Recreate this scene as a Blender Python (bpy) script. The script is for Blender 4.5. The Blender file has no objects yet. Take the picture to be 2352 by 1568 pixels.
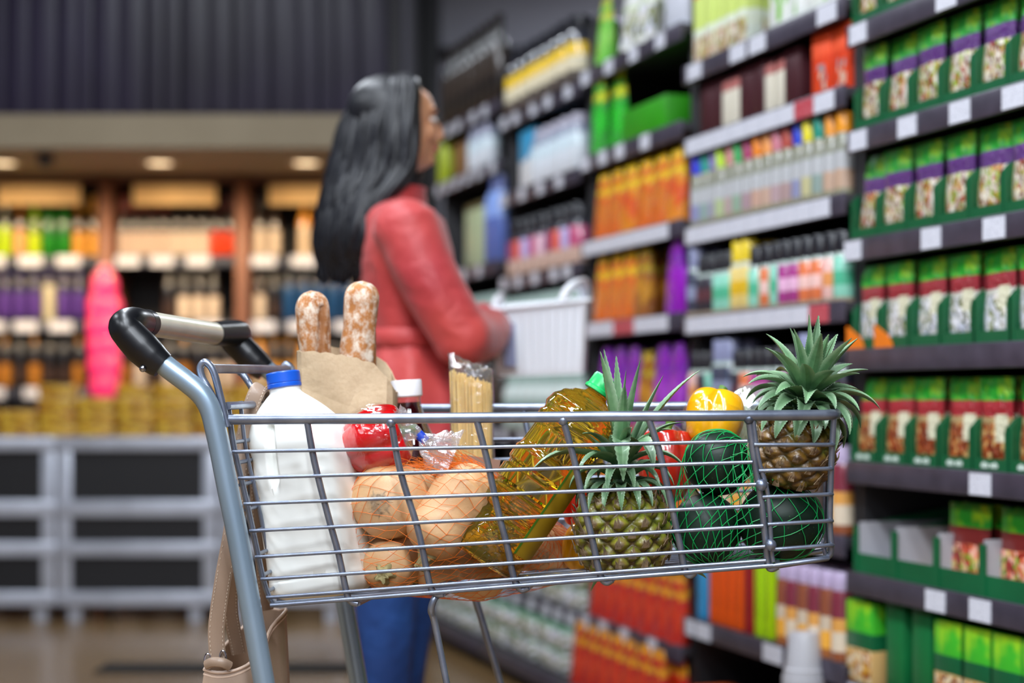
import bpy, bmesh, math, random
from mathutils import Vector, Matrix, noise
from mathutils.bvhtree import BVHTree
random.seed(7)
SC = bpy.context.scene
COL = SC.collection
F = 62/36*2352          # focal length in pixels
CH = 0.97               # camera height
HOR = 903               # horizon row
PI = math.pi
def P(px, py, Y): return Vector(((px-1176)/F*Y, Y, CH+(HOR-py)/F*Y))
def rgb(h):
    h = h.lstrip('#'); v = [int(h[i:i+2], 16)/255 for i in (0, 2, 4)]
    return tuple(c/12.92 if c <= .04045 else ((c+.055)/1.055)**2.4 for c in v)

# ---------------------------------------------------------------- camera
cam = bpy.data.cameras.new('camera'); co = bpy.data.objects.new('camera', cam); COL.objects.link(co)
cam.lens = 62; cam.sensor_width = 36; cam.shift_y = (HOR-784)/2352
cam.clip_start = .05; cam.clip_end = 100
co.location = (0, 0, CH); co.rotation_euler = (PI/2, 0, 0)
cam.dof.use_dof = True; cam.dof.focus_distance = 2.44; cam.dof.aperture_fstop = 2.15
SC.camera = co
SC.view_settings.view_transform = 'Standard'; SC.view_settings.look = 'None'
SC.view_settings.exposure = 0; SC.view_settings.gamma = 1; SC.view_settings.use_curve_mapping = False
SC.cycles.max_bounces = 12; SC.cycles.transmission_bounces = 10; SC.cycles.transparent_max_bounces = 16
SC.cycles.sample_clamp_indirect = 6; SC.cycles.caustics_reflective = False; SC.cycles.caustics_refractive = False
w = bpy.data.worlds.new('World'); SC.world = w; w.use_nodes = True
w.node_tree.nodes['Background'].inputs[0].default_value = (.75, .82, 1, 1)
w.node_tree.nodes['Background'].inputs[1].default_value = .025

# ---------------------------------------------------------------- materials
class NT:
    def __init__(s, name):
        s.m = bpy.data.materials.new(name); s.m.use_nodes = True; s.t = s.m.node_tree
        s.b = s.t.nodes['Principled BSDF']; s.out = s.t.nodes['Material Output']; s._tc = None
    def n(s, typ, props=None, **ins):
        nd = s.t.nodes.new('ShaderNode'+typ)
        for k, v in (props or {}).items(): setattr(nd, k, v)
        for k, v in ins.items(): s.set(nd, k, v)
        return nd
    def set(s, nd, k, v):
        key = int(k[1:]) if k[0] == 'i' and k[1:].isdigit() else k.replace('_', ' ')
        sk = nd.inputs[key]
        if isinstance(v, bpy.types.NodeSocket): s.t.links.new(v, sk)
        elif isinstance(v, bpy.types.Node): s.t.links.new(v.outputs[0], sk)
        else:
            if hasattr(sk.default_value, '__len__') and len(sk.default_value) == 4 and len(v) == 3: v = (*v, 1)
            sk.default_value = v
    def tc(s, which='Object'):
        if not s._tc: s._tc = s.t.nodes.new('ShaderNodeTexCoord')
        return s._tc.outputs[which]
    def ramp(s, fac, stops, interp='LINEAR'):
        r = s.t.nodes.new('ShaderNodeValToRGB'); cr = r.color_ramp; cr.interpolation = interp
        while len(cr.elements) < len(stops): cr.elements.new(.5)
        for e, (p, c) in zip(cr.elements, stops): e.position = p; e.color = (*c, 1)
        s.t.links.new(fac if isinstance(fac, bpy.types.NodeSocket) else fac.outputs[0], r.inputs[0]); return r.outputs[0]
    def noise(s, scale, detail=3, vec=None, dist=0):
        nd = s.n('TexNoise', Scale=scale, Detail=detail, Distortion=dist); s.t.links.new(vec or s.tc(), nd.inputs['Vector']); return nd.outputs[0]
    def mix(s, fac, a, b, mode='MIX'):
        nd = s.n('MixRGB', {'blend_type': mode}, i0=fac, i1=a, i2=b); return nd.outputs[0]
    def math(s, op, a, b=0.0):
        return s.n('Math', {'operation': op}, i0=a, i1=b).outputs[0]
    def bump(s, h, strength=.3, dist=.001):
        nd = s.n('Bump', Strength=strength, Distance=dist, Height=h); s.t.links.new(nd.outputs[0], s.b.inputs['Normal'])
    def fin(s, col=None, rough=.5, metal=0, **kw):
        if col is not None: s.set(s.b, 'Base_Color', col)
        s.set(s.b, 'Roughness', rough); s.set(s.b, 'Metallic', metal)
        for k, v in kw.items(): s.set(s.b, k, v)
        return s.m
MATS = {}
def plain(name, col, rough=.5, metal=0, var=.12, scale=8, bump=0, bscale=60, **kw):
    if name in MATS: return MATS[name]
    t = NT(name)
    if isinstance(col, str): col = rgb(col)
    nz = t.noise(scale)
    c = t.mix(t.ramp(nz, [(.3, (0, 0, 0)), (.7, (1, 1, 1))]), tuple(x*(1-var) for x in col), tuple(min(1, x*(1+var)) for x in col))
    if bump: t.bump(t.noise(bscale), bump)
    MATS[name] = t.fin(c, rough, metal, **kw); return MATS[name]
def emit(name, col, strength):
    t = NT(name); return t.fin((.8, .8, .8), .5, 0, Emission_Color=col, Emission_Strength=strength)

# ---------------------------------------------------------------- object helpers
def finish(bm, angle=38):
    bmesh.ops.recalc_face_normals(bm, faces=bm.faces)
    ca = math.radians(angle)
    for f in bm.faces: f.smooth = True
    for e in bm.edges:
        if len(e.link_faces) == 2: e.smooth = e.calc_face_angle(0) < ca
def obj(name, bm, mats, parent=None, loc=None, rot=None, angle=38):
    """link bm as ONE mesh object; when parent is given the bm is in the parent's frame"""
    finish(bm, angle)
    me = bpy.data.meshes.new(name); bm.to_mesh(me); bm.free()
    for m in (mats if isinstance(mats, (list, tuple)) else [mats]): me.materials.append(m)
    o = bpy.data.objects.new(name, me); COL.objects.link(o)
    if parent: o.parent = parent
    if loc is not None: o.location = loc
    if rot is not None: o.rotation_euler = rot
    return o
def tag(o, label, cat, group=None, kind=None):
    o['label'] = label; o['category'] = cat
    if group: o['group'] = group
    if kind: o['kind'] = kind
    return o
def thing(name, label, cat, loc=(0, 0, 0), rot=(0, 0, 0), group=None):
    o = bpy.data.objects.new(name, None); COL.objects.link(o); o.empty_display_size = .05
    o.location = loc; o.rotation_euler = rot; return tag(o, label, cat, group)
def struct(name, bm, m, **k):
    o = obj(name, bm, m, **k); o['kind'] = 'structure'; return o
def dup(src, loc=None, rot=None, label=None, group=None):
    r = src.copy(); COL.objects.link(r)
    if loc is not None: r.location = loc
    if rot is not None: r.rotation_euler = rot
    if label: r['label'] = label
    if group: r['group'] = group
    for ch in list(src.children):
        c = ch.copy(); COL.objects.link(c); c.parent = r
        for g in list(ch.children):
            d = g.copy(); COL.objects.link(d); d.parent = c
    return r
# ---------------------------------------------------------------- mesh helpers
def box(bm, c, s, mi=0, rot=None, bevel=0):
    r = bmesh.ops.create_cube(bm, size=1); vs = r['verts']
    bmesh.ops.scale(bm, vec=s, verts=vs)
    fs = list({f for v in vs for f in v.link_faces})
    if bevel:
        es = list({e for v in vs for e in v.link_edges})
        rr = bmesh.ops.bevel(bm, geom=es, offset=bevel, segments=2, affect='EDGES', profile=.5)
        fs = list(set(rr['faces']) | {f for f in fs if f.is_valid}); vs = list({v for f in fs for v in f.verts})
    M = Matrix.Translation(c) @ (rot if rot is not None else Matrix.Identity(4))
    bmesh.ops.transform(bm, matrix=M, verts=vs)
    for f in fs: f.material_index = mi
    return vs
def bb(a, b, mi=0, bevel=0):
    bm = bmesh.new(); a = Vector(a); b = Vector(b)
    box(bm, (a+b)/2, tuple(abs(x) for x in (b-a)), mi, bevel=bevel); return bm
def catmull(pts, k=6):
    pts = [Vector(p) for p in pts]
    if len(pts) < 3: return pts
    e = [2*pts[0]-pts[1]]+pts+[2*pts[-1]-pts[-2]]; out = []
    for i in range(1, len(e)-2):
        p0, p1, p2, p3 = e[i-1:i+3]
        for j in range(k):
            t = j/k
            out.append(.5*((2*p1)+(p2-p0)*t+(2*p0-5*p1+4*p2-p3)*t*t+(3*p1-p0-3*p2+p3)*t**3))
    out.append(pts[-1]); return out
def sweep(bm, pts, rad, seg=8, mi=0, up=None, cap=True, closed=False):
    """tube along pts; rad = number, list, or list of (ra, rb) ellipse radii"""
    n = len(pts); pts = [Vector(p) for p in pts]
    if not isinstance(rad, (list, tuple)): rad = [rad]*n
    elif len(rad) != n:   # resample
        rad = [(lambda a, b, f: tuple(x+(y-x)*f for x, y in zip(a, b)) if isinstance(a, tuple) else a+(b-a)*f)(
            rad[min(int(i/(n-1)*(len(rad)-1)), len(rad)-2)], rad[min(int(i/(n-1)*(len(rad)-1)), len(rad)-2)+1],
            i/(n-1)*(len(rad)-1)-min(int(i/(n-1)*(len(rad)-1)), len(rad)-2)) for i in range(n)]
    tans = []
    for i in range(n):
        a = pts[(i-1) % n] if (closed or i > 0) else pts[0]; b = pts[(i+1) % n] if (closed or i < n-1) else pts[-1]
        t = b-a; tans.append(t.normalized() if t.length > 1e-9 else Vector((0, 0, 1)))
    u = Vector(up) if up is not None else (Vector((0, 0, 1)) if abs(tans[0].z) < .9 else Vector((1, 0, 0)))
    rings = []
    for i in range(n):
        t = tans[i]; u = (u-t*u.dot(t)); u = u.normalized() if u.length > 1e-6 else t.orthogonal().normalized(); v = t.cross(u)
        r = rad[i]; ra, rb = r if isinstance(r, tuple) else (r, r)
        rings.append([bm.verts.new(pts[i]+u*(ra*math.cos(2*PI*k/seg))+v*(rb*math.sin(2*PI*k/seg))) for k in range(seg)])
    m = n if closed else n-1
    for i in range(m):
        A, B = rings[i], rings[(i+1) % n]
        for k in range(seg):
            f = bm.faces.new((A[k], A[(k+1) % seg], B[(k+1) % seg], B[k])); f.material_index = mi
    if cap and not closed:
        for R in (rings[0][::-1], rings[-1]):
            f = bm.faces.new(R); f.material_index = mi
    return rings
def loft(bm, rings, mi=0, cap=True, close=True):
    R = [[bm.verts.new(p) for p in r] for r in rings]
    n = len(R[0])
    for i in range(len(R)-1):
        for k in range(n if close else n-1):
            f = bm.faces.new((R[i][k], R[i][(k+1) % n], R[i+1][(k+1) % n], R[i+1][k]))
            f.material_index = mi(i, k) if callable(mi) else mi
    if cap:
        for q, r in ((0, R[0][::-1]), (len(R)-2, R[-1])):
            f = bm.faces.new(r); f.material_index = mi(q, 0) if callable(mi) else mi
    return R
def lathe(bm, prof, seg=24, fn=None, mi=0, cap=True):
    """prof [(r,z)]; fn(theta, z, r)->r"""
    rings = []
    for r, z in prof:
        rings.append([Vector(((fn(2*PI*k/seg, z, r) if fn else r)*math.cos(2*PI*k/seg), (fn(2*PI*k/seg, z, r) if fn else r)*math.sin(2*PI*k/seg), z)) for k in range(seg)])
    return loft(bm, rings, mi, cap)
def xf(bm, M, verts=None):
    bmesh.ops.transform(bm, matrix=M, verts=verts or bm.verts)
def smoothprof(p, k=5): return [(v.x, v.z) for v in catmull([(r, 0, z) for r, z in p], k)]
def sup(a, n):  # superellipse direction
    c, s = math.cos(a), math.sin(a); d = (abs(c)**n+abs(s)**n)**(-1/n); return c*d, s*d

# ================================================================ the room
def surf(name, c1, c2, rough, scale=2, bump=.05, metal=0, vec=None):
    t = NT(name); nz = t.noise(scale, 5)
    c = t.mix(t.ramp(nz, [(.35, (0, 0, 0)), (.65, (1, 1, 1))]), c1, c2); t.bump(t.noise(80), bump)
    return t.fin(c, rough, metal)
# floor: large brown-beige polished tiles
t = NT('floor_tiles')
br = t.n('TexBrick', {'offset': 0.0, 'squash': 1.0}, Color1=rgb('#7d6240'), Color2=rgb('#765c3b'), Mortar=rgb('#574531'), Scale=1.0, Mortar_Size=.003, Brick_Width=.6, Row_Height=.6)
t.t.links.new(t.tc(), br.inputs['Vector'])
c = t.mix(.35, br.outputs[0], t.ramp(t.noise(1.2, 5), [(.3, rgb('#6b5235')), (.7, rgb('#8f7450'))]))
M_floor = t.fin(c, .22, 0); t.bump(t.noise(14), .04)
struct('floor', bb((-6, -3, -.05), (5, 11, 0)), M_floor)
struct('ceiling', bb((-6, -3, 3.6), (5, 11, 3.7)), surf('ceiling_dark', rgb('#2a2a2e'), rgb('#323238'), .8))
M_wallg = surf('wall_grey', rgb('#8d8c96'), rgb('#97969e'), .8)
struct('wall_back', bb((-.9, 10.2, 0), (5, 10.3, 3.6)), M_wallg)
struct('wall_left', bb((-6.1, -3, 0), (-6, 11, 3.6)), M_wallg)
struct('wall_right', bb((5, -3, 0), (5.1, 11, 3.6)), M_wallg)
struct('wall_front', bb((-6, -3.1, 0), (5, -3, 3.6)), M_wallg)
# grey wall rail
t_r = bmesh.new(); sweep(t_r, [(-.7, 10.12, 2.93), (4, 10.12, 2.93)], .03, 8); box(t_r, (1.5, 10.17, 2.93), (4.4, .07, .02))
struct('trim_1', t_r, plain('rail_dark', '#1b1b1f', .4))
# black pillar between the two back walls
struct('wall_pillar', bb((-.50, 9.3, 0), (-.41, 10.15, 3.6)), plain('pillar_black', '#0b0b0d', .6))
# wine alcove back wall + soffit
struct('wall_alcove', bb((-6, 9.42, 0), (-.50, 9.5, 2.32)), plain('alcove_wood', '#6b4a33', .6))
struct('wall_bulkhead', bb((-6, 8.0, 2.085), (-.50, 9.42, 2.236)), surf('bulkhead_cream', rgb('#93866e'), rgb('#9b8e76'), .75, 3))
# dark purple corrugated cladding above
bm = bmesh.new()
x = -6.0; k = 0
while x < -.55:
    wd = .10+.03*math.sin(k*1.7); box(bm, (x+wd/2, 8.05+.015*(k % 2), 2.92), (wd-.006, .06, 1.36), 0, bevel=.004); x += wd; k += 1
t = NT('cladding_purple'); c = t.mix(t.ramp(t.noise(.9, 4), [(.35, (0, 0, 0)), (.7, (1, 1, 1))]), rgb('#1a1524'), rgb('#2b2440'))
struct('wall_cladding', bm, t.fin(c, .45))
struct('wall_cladding_return', bb((-.56, 8.0, 2.236), (-.50, 10.15, 3.6)), plain('cladding_edge', '#1c1a20', .6))
struct('floor_dark_strip', bb((-1.45, 6.10, 0), (-.35, 6.32, .006)), plain('floor_strip', '#0e0b09', .7))  # thin dark strip lying flat on the floor
# ================================================================ right-hand shelving run
UX, UY = -.2990, .9542
def Yof(px): return 1.932/((px-1176)/F+.3134)
def S(px): return (Yof(px)-3.2)/UY
def sp(s, t, z): return Vector((.9295+UX*s+UY*t, 3.2+UY*s-UX*t, z))     # s along the run, t into the shelves
ROTZ = math.atan2(-.9542, .2990)
RZ = (0, 0, ROTZ)
M_shelf = plain('shelf_charcoal', '#2c2a30', .45, .2)
M_rail = plain('price_rail_grey', '#4b4653', .35, .3, var=.2, scale=20)
M_backp = plain('shelf_back_panel', '#17161a', .6)
def label_mat(name, base, ink, sc=260):
    t = NT(name); nz = t.n('TexNoise', Scale=sc, Detail=2); t.t.links.new(t.tc(), nz.inputs['Vector'])
    return t.fin(t.ramp(nz.outputs[0], [(.0, ink), (.36, ink), (.40, base), (1, base)]), .35)
M_tag = label_mat('price_label_white', rgb('#d4d6e0'), rgb('#9a9caa'))
M_tagr = label_mat('price_label_red', rgb('#b8444f'), rgb('#d9a0a5'))
ALLM = []
def module(pa, pb, bottoms, desc, labels, s_ext=0, full=False, deep=.46, sh=.045, basez=.085):
    """pa (near, right) .. pb (far, left) pixel columns where the bay starts and ends"""
    s0 = S(pa)-s_ext; s1 = S(pb); L = s1-s0
    u = thing('shelving_unit', desc, 'shelf', sp(s1, 0, 0), RZ, 'bays of the long shelving run')
    # local x runs from s1 toward the camera, local y into the shelf
    bm = bb((0.004, deep, 0), (L-.004, deep+.02, 2.12)); obj('back_panel', bm, M_backp, u)
    for xx in (.012, L-.012):
        obj('upright', bb((xx-.01, .03, 0), (xx+.01, deep, 2.12), bevel=.002), M_backp, u)
    obj('kick_plate', bb((0.004, .0, 0), (L-.004, .02, basez-.035)), M_shelf, u)
    for i, zb in enumerate([basez-.045]+bottoms):
        ext = -.08 if i == 0 else 0
        bm = bb((.004, ext+.004, zb+.020), (L-.004, deep, zb+sh), bevel=.002)
        sf = obj('shelf', bm, M_shelf, u)
        rb = bb((.004, ext-.006, zb), (L-.004, ext+.004, zb+sh+.004), bevel=.003)
        obj('price_rail', rb, M_rail, sf)
        lab = labels.get(i, 'some')
        ss = []
        if isinstance(lab, list): ss = [(s1-S(p), w_) for p, w_ in lab]
        elif lab == 'full':
            x = .03
            while x < L-.05: w_ = .075+.02*random.random(); ss.append((x+w_/2, w_)); x += w_+.004
        elif lab == 'some':
            x = .05
            while x < L-.05: ss.append((x, .065)); x += .12+.10*random.random()
        for x, w_ in ss:
            if not (w_/2 < x < L-w_/2): continue
            red = (lab == 'full' and random.random() < (.25 if i in (4,) else .05))
            lb = bb((x-w_/2, ext-.0085, zb+.003), (x+w_/2, ext-.006, zb+sh-.001)); obj('price_label', lb, M_tagr if red else M_tag, sf)
    return u, s0, s1
ZA = [.30, .537, .775, 1.017, 1.254, 1.4885, 1.717, 1.95]
ZB = [.33, .61, .875, 1.125, 1.36, 1.595, 1.789]
ZC = [.245, .52, .84, 1.139, 1.389, 1.652, 1.915]
ZD = [.235, .52, .80, 1.07, 1.332, 1.627, 1.90]
ZE = [.235, .52, .80, 1.10, 1.40, 1.762, 1.98]
w = .072
module(2352, 1946, ZA, 'nearest shelving bay, stocked with green soup sachets', {
    7: [(1977, w), (2180, w)], 6: [(1977, w), (2090, w), (2211, w), (2335, w)], 5: [(1965, w), (2145, w), (2290, w)],
    4: [(1963, w)], 3: [(1957, w), (2258, w)], 2: [(1955, w), (2155, w), (2258, w)], 1: 'some', 0: 'none', 8: 'some'}, s_ext=.34)
module(1944, 1571, ZB, 'second shelving bay with rows of glass spice and topping bottles', {7: [(1905, .09), (1745, .09), (1700, .09), (1600, .09)], 6: 'full', 5: 'full', 4: 'full', 3: 'full', 2: 'full', 1: [(1620, .09), (1780, .1), (1590, .05)], 0: 'none'})
module(1569, 1336, ZC, 'third shelving bay stocked with orange and purple pouches', {5: 'full', 4: 'full', 3: 'full', 1: 'some', 0: 'none'})
module(1334, 1151, ZD, 'fourth shelving bay with yellow labelled jars on top', {0: 'none'})
module(1149, 1002, ZE, 'farthest shelving bay, dim, beside the woman\'s face', {0: 'none'})
# ---- packaging materials, banded along the package height
def pack(name, bands, pal=None, prange=(0, .6), xr=(0, 1), wob=.04, rough=.3, pscale=14, hue=.0, streak=None, panel=None, coat=0):
    t = NT(name); g = t.tc('Generated')
    sx = t.n('SeparateXYZ'); t.t.links.new(g, sx.inputs[0]); z = sx.outputs[2]; x = sx.outputs[0]
    z2 = t.math('ADD', z, t.math('MULTIPLY', t.math('SUBTRACT', t.noise(2.2, 1, g), .5), wob)) if wob else z
    c = t.ramp(z2, bands, 'CONSTANT')
    if streak:   # vertical lighter colour across one band
        (zl, zh), sc = streak
        m = t.math('MULTIPLY', t.math('GREATER_THAN', z2, zl), t.math('LESS_THAN', z2, zh))
        nn = t.ramp(t.noise(2.6, 2, g), [(.46, (0, 0, 0)), (.66, (.9, .9, .9))])
        c = t.mix(t.math('MULTIPLY', m, nn), c, sc)
    if pal:
        vo = t.n('TexVoronoi', Scale=pscale); oi = t.n('ObjectInfo')
        va = t.n('VectorMath', {'operation': 'ADD'}); t.t.links.new(g, va.inputs[0]); t.t.links.new(oi.outputs['Random'], va.inputs[1])
        t.t.links.new(va.outputs[0], vo.inputs['Vector'])
        sc_ = t.n('SeparateXYZ'); t.t.links.new(vo.outputs['Color'], sc_.inputs[0])
        pc = t.ramp(sc_.outputs[0], [(i/len(pal), p) for i, p in enumerate(pal)], 'CONSTANT')
        m = t.math('MULTIPLY', t.math('GREATER_THAN', z, prange[0]), t.math('LESS_THAN', z, prange[1]))
        m = t.math('MULTIPLY', m, t.math('MULTIPLY', t.math('GREATER_THAN', x, xr[0]), t.math('LESS_THAN', x, xr[1])))
        c = t.mix(m, c, pc)
    if panel:
        (xa, xb, za, zb_), pcol = panel
        m = t.math('MULTIPLY', t.math('MULTIPLY', t.math('GREATER_THAN', x, xa), t.math('LESS_THAN', x, xb)), t.math('MULTIPLY', t.math('GREATER_THAN', z, za), t.math('LESS_THAN', z, zb_)))
        c = t.mix(m, c, pcol)
    if rough < .3: t.bump(t.noise(7, 4, g, 1.0), 1.0, .012)
    return t.fin(c, rough, 0, Coat_Weight=coat)
G1, G2, G3 = rgb('#169a26'), rgb('#9fd020'), rgb('#0a6a35')
food1 = [rgb(h) for h in ('#e8dcc0', '#c9a04a', '#7d4a3a', '#f0e8da', '#9cb53a', '#d9c9b9', '#b5472d')]
food2 = [rgb(h) for h in ('#8e3a1c', '#a8502a', '#c47a3c', '#6f2a18', '#9a4a22', '#d8b070')]
food3 = [rgb(h) for h in ('#e6e6ee', '#c9cddd', '#9aa07a', '#f0f0f2', '#6a7040', '#dcd4c4')]
M_sp = pack('sachet_purple', [(0, rgb('#d9c58a')), (.55, rgb('#5a2a78')), (.72, rgb('#1f9c2a'))], food1, (.03, .55), (.08, 1), streak=((.72, 1), G2), rough=.20, coat=.8)
M_sr = pack('sachet_red', [(0, rgb('#b79a6a')), (.57, rgb('#a5242e')), (.74, rgb('#18a024'))], food2, (.02, .50), (0.05, 1), streak=((.74, 1), G2), rough=.25, panel=((.55, .88, .30, .60), rgb('#d9d6b8')))
M_sm = pack('sachet_maroon', [(0, rgb('#cfd0c4')), (.57, rgb('#9a2430')), (.74, rgb('#18a024'))], food3, (.02, .52), (0.05, 1), streak=((.74, 1), G2), rough=.25, panel=((.55, .88, .36, .60), rgb('#d9d6b8')))
M_so = pack('sachet_brown_band', [(0, rgb('#c86a4a')), (.52, rgb('#6f2422')), (.72, rgb('#1f9a28'))], [rgb(h) for h in ('#b2382a', '#d86a4a', '#e9b09a', '#8e2a20', '#d9c070', '#7a9a30')], (.02, .52), (0, 1), streak=((.72, 1), rgb('#a8cc10')), rough=.3)
M_tray = plain('tray_green', '#0a5a34', .4, var=.15)
M_traygrey = plain('tray_inner_grey', '#a9a8ae', .6, var=.05)
M_traytxt = plain('tray_print_pale', '#cfe0d4', .5, var=.05)
def sachet_mesh(wd=.108, h=.176, th=.014, lean=.0):
    bm = bmesh.new(); rings = []
    nz, nx = 10, 8
    for j in range(nz+1):
        v = j/nz; z = v*h; pil = (math.sin(PI*v)**.6)*th/2+.0012; r = []
        for i in range(nx+1): u = i/nx; r.append(Vector(((u-.5)*wd*(1-.03*math.sin(PI*v)), -pil*math.sin(PI*u)**.5-.0008, z)))
        for i in range(nx, -1, -1): u = i/nx; r.append(Vector(((u-.5)*wd*(1-.03*math.sin(PI*v)), pil*math.sin(PI*u)**.5+.0008, z)))
        rings.append(r)
    loft(bm, rings); xf(bm, Matrix.Rotation(lean, 4, 'X')); return bm
def make_sachet(mat, wd=.108, h=.176, name='soup_sachet'):
    bm = sachet_mesh(wd, h); 
    for v in bm.verts: v.co.y += .0015*math.sin(v.co.x*90+v.co.z*60)
    return obj(name, bm, mat)
def make_tray(wd=.115, h=.052, sideh=.108, dp=.17, text=True):
    """display tray with a low front lip, side walls that rise with a cut corner"""
    bm = bmesh.new(); tk = .003; W = wd/2
    box(bm, (0, dp/2, .0015), (wd, dp, .003)); box(bm, (0, tk/2, h/4), (wd, tk, h/2)); box(bm, (0, dp, sideh/2), (wd, tk, sideh))
    for sx in (-1, 1):
        prof = [(0, 0), (0, sideh*.80), (.012, sideh*.92), (.03, sideh), (dp, sideh), (dp, 0)]
        loft(bm, [[Vector((sx*W, y, z)) for y, z in prof], [Vector((sx*(W-tk), y, z)) for y, z in prof]])
        # front flange folded beside the opening
        pf = [(sx*W, 0), (sx*(W-.009), 0), (sx*(W-.009), sideh*.70), (sx*(W-.005), sideh*.80), (sx*W, sideh*.80)]
        loft(bm, [[Vector((xx, -.001, zz)) for xx, zz in pf], [Vector((xx, .002, zz)) for xx, zz in pf]])
    o = obj('display_tray', bm, M_tray)
    if text:
        b2 = bmesh.new(); x = -.03
        for k in range(7):
            wq = .004+.003*((k*5) % 3)
            if k == 3: x += .004; continue
            box(b2, (x+wq/2, -.0012, h/4+.001*(k % 2)), (wq, .0008, .008+.003*((k*3) % 2))); x += wq+.002
        obj('printed_caption', b2, M_traytxt, o)
    return o
protos = []
def proto(o): protos.append(o); return o
tray_t = proto(make_tray()); tray_p = proto(make_tray(text=False)); sa_p = proto(make_sachet(M_sp)); sa_r = proto(make_sachet(M_sr)); sa_m = proto(make_sachet(M_sm)); sa_o = proto(make_sachet(M_so, .15, .165))
def at(src, s, t, z, label, cat, group, rz=0, rx=0, sc=None, ty=0):
    o = dup(src, sp(s, t, z), (rx, ty, ROTZ+rz), label, group); o['category'] = cat
    if sc: o.scale = sc
    return o
def trayrow(pxs, ztop, kinds, rowname, tr=None):
    for i, px in enumerate(pxs):
        s = S(px); k, lab = kinds(i)
        at(tr or tray_p, s, .012, ztop, 'green display tray, '+rowname, 'display tray', 'sachet trays, '+rowname)
        jit = random.uniform(-.006, .006)
        for q in range(3):
            if q and random.random() < .15: continue
            at(k, s+random.uniform(-.003, .003), .03+q*.022, ztop+.0045, lab+', '+rowname, 'sachet', 'sachets, '+rowname, random.uniform(-.04, .04), random.uniform(-.02, .06)*-1, ty=random.uniform(-.05, .05) if random.random() < .35 else 0)
def cols(step_s, first_px, n):
    s0 = S(first_px); return [1176+F*((1.932/(3.2+UY*(s0-i*step_s)))-.3134) for i in range(n)]
R = 'purple banded soup sachet'
trayrow(cols(.118, 1975, 9), ZA[6]+.0455, lambda i: (sa_p, R), 'topmost tray row of nearest bay')
trayrow(cols(.118, 1980, 9), ZA[5]+.0455, lambda i: (sa_p, R), 'second tray row of nearest bay')
trayrow(cols(.118, 1972, 9), ZA[4]+.0455, lambda i: (sa_p, R), 'third tray row of nearest bay')
trayrow(cols(.122, 1975, 8), ZA[3]+.0455, lambda i: (sa_m, 'maroon banded soup sachet with pale picture'), 'fourth tray row of nearest bay')
trayrow(cols(.122, 1972, 6), ZA[2]+.0455, lambda i: (sa_r, 'red banded soup sachet with brown picture'), 'tray row level with basket rim', tray_t)
# orange carton corners at the left of the maroon row
bm = bmesh.new(); r_ = [Vector((-.055, 0, 0)), Vector((.022, 0, 0)), Vector((.016, 0, .014)), Vector((.002, 0, .028)), Vector((-.015, 0, .036)), Vector((-.033, 0, .044)), Vector((-.055, 0, .054))]
loft(bm, [[v.copy() for v in r_], [v+Vector((0, .003, 0)) for v in r_]])
of = obj('carton_flap', bm, plain('carton_orange', '#ea7a14', .4)); protos.append(of)
for px in (1968, 2033): at(of, S(px), .004, ZA[3]+.0455, 'orange quarter-round flap on the front of the leftmost maroon sachet trays', 'carton flap', 'orange flaps on two trays')
# big cartons of the two lower rows
def wide_tray(wd, n):
    bm = bmesh.new(); W = wd*n
    box(bm, (0, .002, .022), (W, .004, .044)); box(bm, (0, .15, .0015), (W, .3, .003)); box(bm, (0, .3, .07), (W, .004, .14))
    for k in range(n+1):
        x = -W/2+k*wd; pr = [(0, 0), (0, .085), (.02, .105), (.30, .15), (.30, 0)]
        loft(bm, [[Vector((x-.003, y, z)) for y, z in pr], [Vector((x+.003, y, z)) for y, z in pr]], mi=0)
        box(bm, (x, -.001, .052), (.022 if k not in (0, n) else .014, .004, .10))
    for k in range(n):
        x = -W/2+(k+.5)*wd
        box(bm, (x, .296, .075), (wd-.012, .002, .14), 1)
        for sx in (-1, 1): box(bm, (x+sx*(wd/2-.0045), .15, .06), (.0015, .29, .10), 1)
        box(bm, (x, .15, .0045), (wd-.01, .29, .002), 1)
    return obj('display_carton', bm, [M_tray, M_traygrey])
wt = proto(wide_tray(.165, 4))
zc = ZA[1]+.0455
at(wt, S(1946)-.03-.33, .005, zc, 'wide green display carton with grey inside, left half empty, lower nearest bay', 'display carton', None)
for k, (px, q) in enumerate([(2178, 0), (2178, 1), (2300, 0), (2300, 1), (2300, 2)]):
    at(sa_o, S(px), .04+.03*q, zc+.006, 'wide soup sachet with dark red band in the wide green carton', 'sachet', 'wide sachets in the wide carton', rx=-.06)
at(sa_o, S(2100), .06, zc+.006, 'wide soup sachet slumped sideways inside the wide green carton', 'sachet', None, rx=-.9)
# tall cartons on the lowest shelf
M_gc = pack('carton_green_noodles', [(0, rgb('#d9b070')), (.42, rgb('#0c5a34')), (.62, rgb('#3cae28'))], [rgb(h) for h in ('#e0a83a', '#c9781f', '#f0e0c0', '#8e4a1a', '#e8d8b0')], (.02, .4), (.05, .95), streak=((.62, 1), G2), rough=.35, wob=.02)
def make_carton(name, w_, d_, h_, mat, bev=.003):
    bm = bmesh.new(); box(bm, (0, d_/2, h_/2), (w_, d_, h_), bevel=bev); return obj(name, bm, mat)
gc = proto(make_carton('food_carton', .115, .06, .175, M_gc)); gc2 = proto(make_carton('food_carton', .07, .20, .19, plain('carton_side_green', '#0d6a36', .4)))
zc = ZA[0]+.0455
for i, px in enumerate([1962, 2170, 2232, 2300, 2372]):
    s = S(px)
    for q in range(3): at(gc, s, .01+q*.063, zc, 'green topped food carton with noodle picture on the lowest green shelf', 'carton', 'green cartons on the lowest visible green shelf')
for px in (2034, 2095): at(gc2, S(px), .02, zc, 'plain dark green carton turned side-on on the lowest green shelf', 'carton', 'side-on green cartons')
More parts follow.
